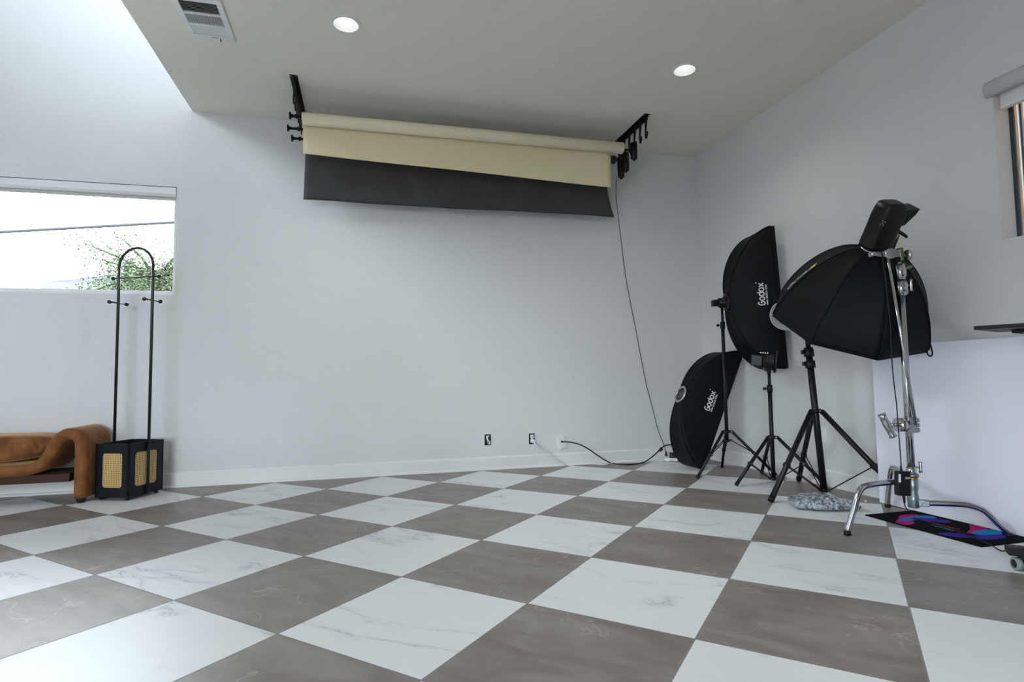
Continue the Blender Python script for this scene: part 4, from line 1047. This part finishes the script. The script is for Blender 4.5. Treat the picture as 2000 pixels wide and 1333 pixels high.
# ------------------------------------------------------------------ coat rack with cane box
def coat_rack():
    n0 = V((-1.628, 4.688, 0)); l0 = V((-1.838, 4.872, 0)); r0 = V((-1.495, 4.985, 0))
    dr = V((.40,.917,0)).normalized(); dl = V((-dr.y, dr.x, 0)); Lr, Ll = .325, .272
    t = thing('coat_rack', 'black arched coat rack on a box with woven cane panels', 'coat rack', n0)
    z0, z1 = .024, .405; th = .012
    P = lambda a_, b, z: n0 + dr*a_ + dl*b + V((0,0,z))
    def slab(b, a0, a1, b0, b1, za, zb): b.prism([(a0,b0),(a1,b0),(a1,b1),(a0,b1)], dr, dl, n0, (0,0,1), za, zb)
    def framed(face, L):
        """panel with a rounded opening for cane; face: function (s, z, off)->point"""
        mx, mz0, mz1 = .055, .075, .315
        if face == 'r': A = lambda s, z, o: P(s, -o, z)
        elif face == 'l': A = lambda s, z, o: P(-o, s, z)
        elif face == 'rb': A = lambda s, z, o: P(s, Ll+o, z)
        else: A = lambda s, z, o: P(Lr+o, s, z)
        s0, s1 = (.058, L-.062) if face in ('r','rb') else (.055, L-.055)
        za, zb = z0+.068, z1-.068
        b = MB(); rad = .022; k = 6
        inner = []
        for (cx, cz, a0) in ((s1-rad, zb-rad, 0), (s0+rad, zb-rad, PI/2), (s0+rad, za+rad, PI), (s1-rad, za+rad, 1.5*PI)):
            for i in range(k+1): inner.append((cx+rad*math.cos(a0+i/k*PI/2), cz+rad*math.sin(a0+i/k*PI/2)))
        outer = []
        for (x, z) in inner:      # project to the outer rectangle
            cx, cz = (s0+s1)/2, (za+zb)/2; dx, dz = x-cx, z-cz
            fx = ((L/2)/abs(dx)) if abs(dx) > 1e-6 else 1e9; fz = (((z1-z0)/2)/abs(dz)) if abs(dz) > 1e-6 else 1e9
            outer.append((dx, dz))
        cxo, czo = L/2, (z0+z1)/2
        corners = [(L, z1), (0, z1), (0, z0), (L, z0)]
        n = len(inner); vi = [b.bm.verts.new(A(x, z, 0)) for x, z in inner]; vib = [b.bm.verts.new(A(x, z, -th)) for x, z in inner]
        vc = [b.bm.verts.new(A(x, z, 0)) for x, z in corners]; vcb = [b.bm.verts.new(A(x, z, -th)) for x, z in corners]
        for V0, V1 in ((vi, vc), (vib, vcb)):
            for c in range(4):
                seg = V0[c*(k+1):(c+1)*(k+1)]
                for i in range(k): b.face([V1[c], seg[i], seg[i+1]])
                b.face([V1[c], seg[k], V0[((c+1)*(k+1)) % n], V1[(c+1)%4]])
        for i in range(n): b.face([vi[i], vi[(i+1)%n], vib[(i+1)%n], vib[i]])
        for c in range(4): b.face([vc[c], vc[(c+1)%4], vcb[(c+1)%4], vcb[c]])
        o = b.build('box_panel', M['rack'], t)
        cb = MB(); f = cb.face([cb.bm.verts.new(A(x, z, -.005)) for x, z in ((s0-.002,za-.002),(s1+.002,za-.002),(s1+.002,zb+.002),(s0-.002,zb+.002))])
        for l, c in zip(f.loops, ((s0,za),(s1,za),(s1,zb),(s0,zb))): l[cb.uv].uv = c
        cb.build('cane_panel', M['cane'], o)
    framed('r', Lr); framed('l', Ll); framed('rb', Lr); framed('lb', Ll)
    b = MB(); slab(b, .012, Lr-.012, .012, Ll-.012, z0, z0+.012); b.build('box_floor', M['rack'], t)
    for a_, b_ in ((.03,.03),(Lr-.03,.03),(.03,Ll-.03),(Lr-.03,Ll-.03)):
        b = MB(); c = P(a_, b_, 0); b.tube([c+dr*-.008+V((0,0,.014)), c+dr*.008+V((0,0,.014))], .0135, 14); b.cyl(c+V((0,0,.02)), c+V((0,0,.036)), .008, 10); b.build('caster', M['black'], t)
    # arched tube frame: feet on the outer middle of the two long panels
    ra = .0105; pf = P(Lr/2+.004, -ra, 0); pb = P(Lr/2+.004, Ll+ra, 0); R_ = (pb-pf).length/2; mid = (pf+pb)/2; w = (pf-pb).normalized()
    zs = 1.868-R_
    path = [pf+V((0,0,.022))] + [mid + w*R_*math.cos(a_*PI/20) + V((0,0,zs+R_*math.sin(a_*PI/20))) for a_ in range(21)] + [pb+V((0,0,.022))]
    MB().tube(path, ra, 14).build('arched_tube', M['rack_tube'], t)
    def peg(c, d, l0, l1):
        c, d = V(c), V(d)
        o = MB().tube([c-d*l0, c+d*l1], .0052, 10).build('peg', M['rack_tube'], t)
        MB().ball(c-d*l0, .0155).ball(c+d*l1, .0155).build('peg_ball', M['rack_tube'], o)
    peg(mid+V((0,0,1.642)), w, R_+.05, R_+.05)
    o = dr
    peg(pf+V((0,0,1.462))-dr*.0, dr, .078, .078)
    peg(pb+V((0,0,1.450))-dr*.0, dr, .078, .078)
coat_rack()

# ------------------------------------------------------------------ rust velvet bench
def sofa():
    x0, yf, yb = -3.75, 4.705, 5.14
    t = thing('velvet_bench', 'low rust-brown velvet bench sofa with a looped arm beside the coat rack', 'sofa', (-2.0, yf, 0))
    # side profile swept front to back: seat band rises into the arm and folds over into a leg
    w = .078
    cen = cr([(-3.75,.247),(-3.0,.247),(-2.6,.247),(-2.34,.246),(-2.22,.256),(-2.155,.30),(-2.115,.375),(-2.08,.445),(-2.03,.482),(-1.985,.478),(-1.952,.44),(-1.944,.36),(-1.944,.20),(-1.944,.036)], 6) if False else None
    C2 = [V((a_, b_, 0)) for a_, b_ in ((-3.75,.247),(-3.0,.247),(-2.6,.247),(-2.34,.246),(-2.23,.257),(-2.165,.30),(-2.120,.375),(-2.085,.445),(-2.035,.486),(-1.985,.480),(-1.950,.440),(-1.942,.36),(-1.942,.20),(-1.942,.036))]
    pts = cr(C2, 6)
    b = MB(); n = len(pts)
    depthN = 12
    # cross-section outline (rounded at front and back edges)
    prof = []
    R_ = .032
    for k in range(7): a_ = PI/2*k/6; prof.append((yf+R_-R_*math.sin(a_) if False else yf+R_*(1-math.sin(a_)), w/2-R_*(1-math.cos(a_))))
    top = prof[::-1]                       # from front middle up to the top
    sec = []
    for k in range(13):
        a_ = PI*k/12; sec.append((yf+R_-R_*math.sin(a_), (w/2)*math.cos(a_)))
    for k in range(13):
        a_ = PI*k/12; sec.append((yb-R_+R_*math.sin(a_), -(w/2)*math.cos(a_)))
    rings = []
    for i, p in enumerate(pts):
        tn = (pts[min(n-1, i+1)]-pts[max(0, i-1)]).normalized(); nn = V((-tn.y, tn.x, 0))
        rings.append([b.bm.verts.new((p.x+nn.x*o_, y, p.y+nn.y*o_)) for y, o_ in sec])
    m = len(sec)
    for A_, B_ in zip(rings, rings[1:]):
        for k in range(m): b.face([A_[k], A_[(k+1)%m], B_[(k+1)%m], B_[k]], True)
    b.face(rings[0]); b.face(rings[-1])
    b.build('looped_frame', M['velvet'], t)
    # seat cushion
    xr = -2.125; xl = -3.70; c = V(((xr+xl)/2, (yf+.006+yb)/2, .395)); W, D_, H_ = xr-xl, yb-yf-.015, .190
    def fn(u, v):
        a_ = u*2*PI; th = (v-.5)*PI; ce = max(0, math.cos(th)); se = math.sin(th)
        f = lambda q, p: (abs(q)**p)*(1 if q > 0 else -1)
        x = W/2*f(math.cos(a_), .28)*ce**.33; y = D_/2*f(math.sin(a_), .42)*ce**.33; z = H_/2*f(se, .85)
        p = V((x, y, z))
        edge = abs(x)/(W/2)
        wr = (.0070*math.sin(x*150+z*45+3*noise.noise(V((x*7,z*10,0))))+.005*math.sin(x*61-z*30))*min(1, max(.25, (x-W/2+.42)/.2))*max(0, 1-abs(z)/(H_/2))*ce**.3 + .004*noise.noise(V((x*14, y*8, z*9)))
        p.y -= wr*(1 if y < 0 else -1); p.z += .004*math.sin(x*9+1)
        # right end follows the rising arm
        k_ = max(0, (x-(W/2-.22))/.22); k_ = k_*k_*(3-2*k_); p.x += (z/(H_/2))*.030*k_
        return c + p
    MB().grid(fn, 900, 36).build('seat_cushion', M['velvet'], t)
    MB().bb((x0, yf+.05, .150), (-2.02, yb-.05, .206)).build('under_frame', mat('bench_underside', (.05,.022,.012), .9), t)
    MB().bb((-1.975, yf+.08, .09), (-1.945, yb-.05, .16)).build('cross_rail', bpy.data.materials['bench_underside'], t)
    for x in (-1.942, -3.6):
        for y in (yf+.045, yb-.045):
            f = MB(); f.tube([(x, y, .001), (x, y, .010), (x, y, .030), (x, y, .046)], [.018,.025,.029,.026], 16); f.build('foot', M['black'], t)
sofa()

# ------------------------------------------------------------------
bpy.context.view_layer.update()
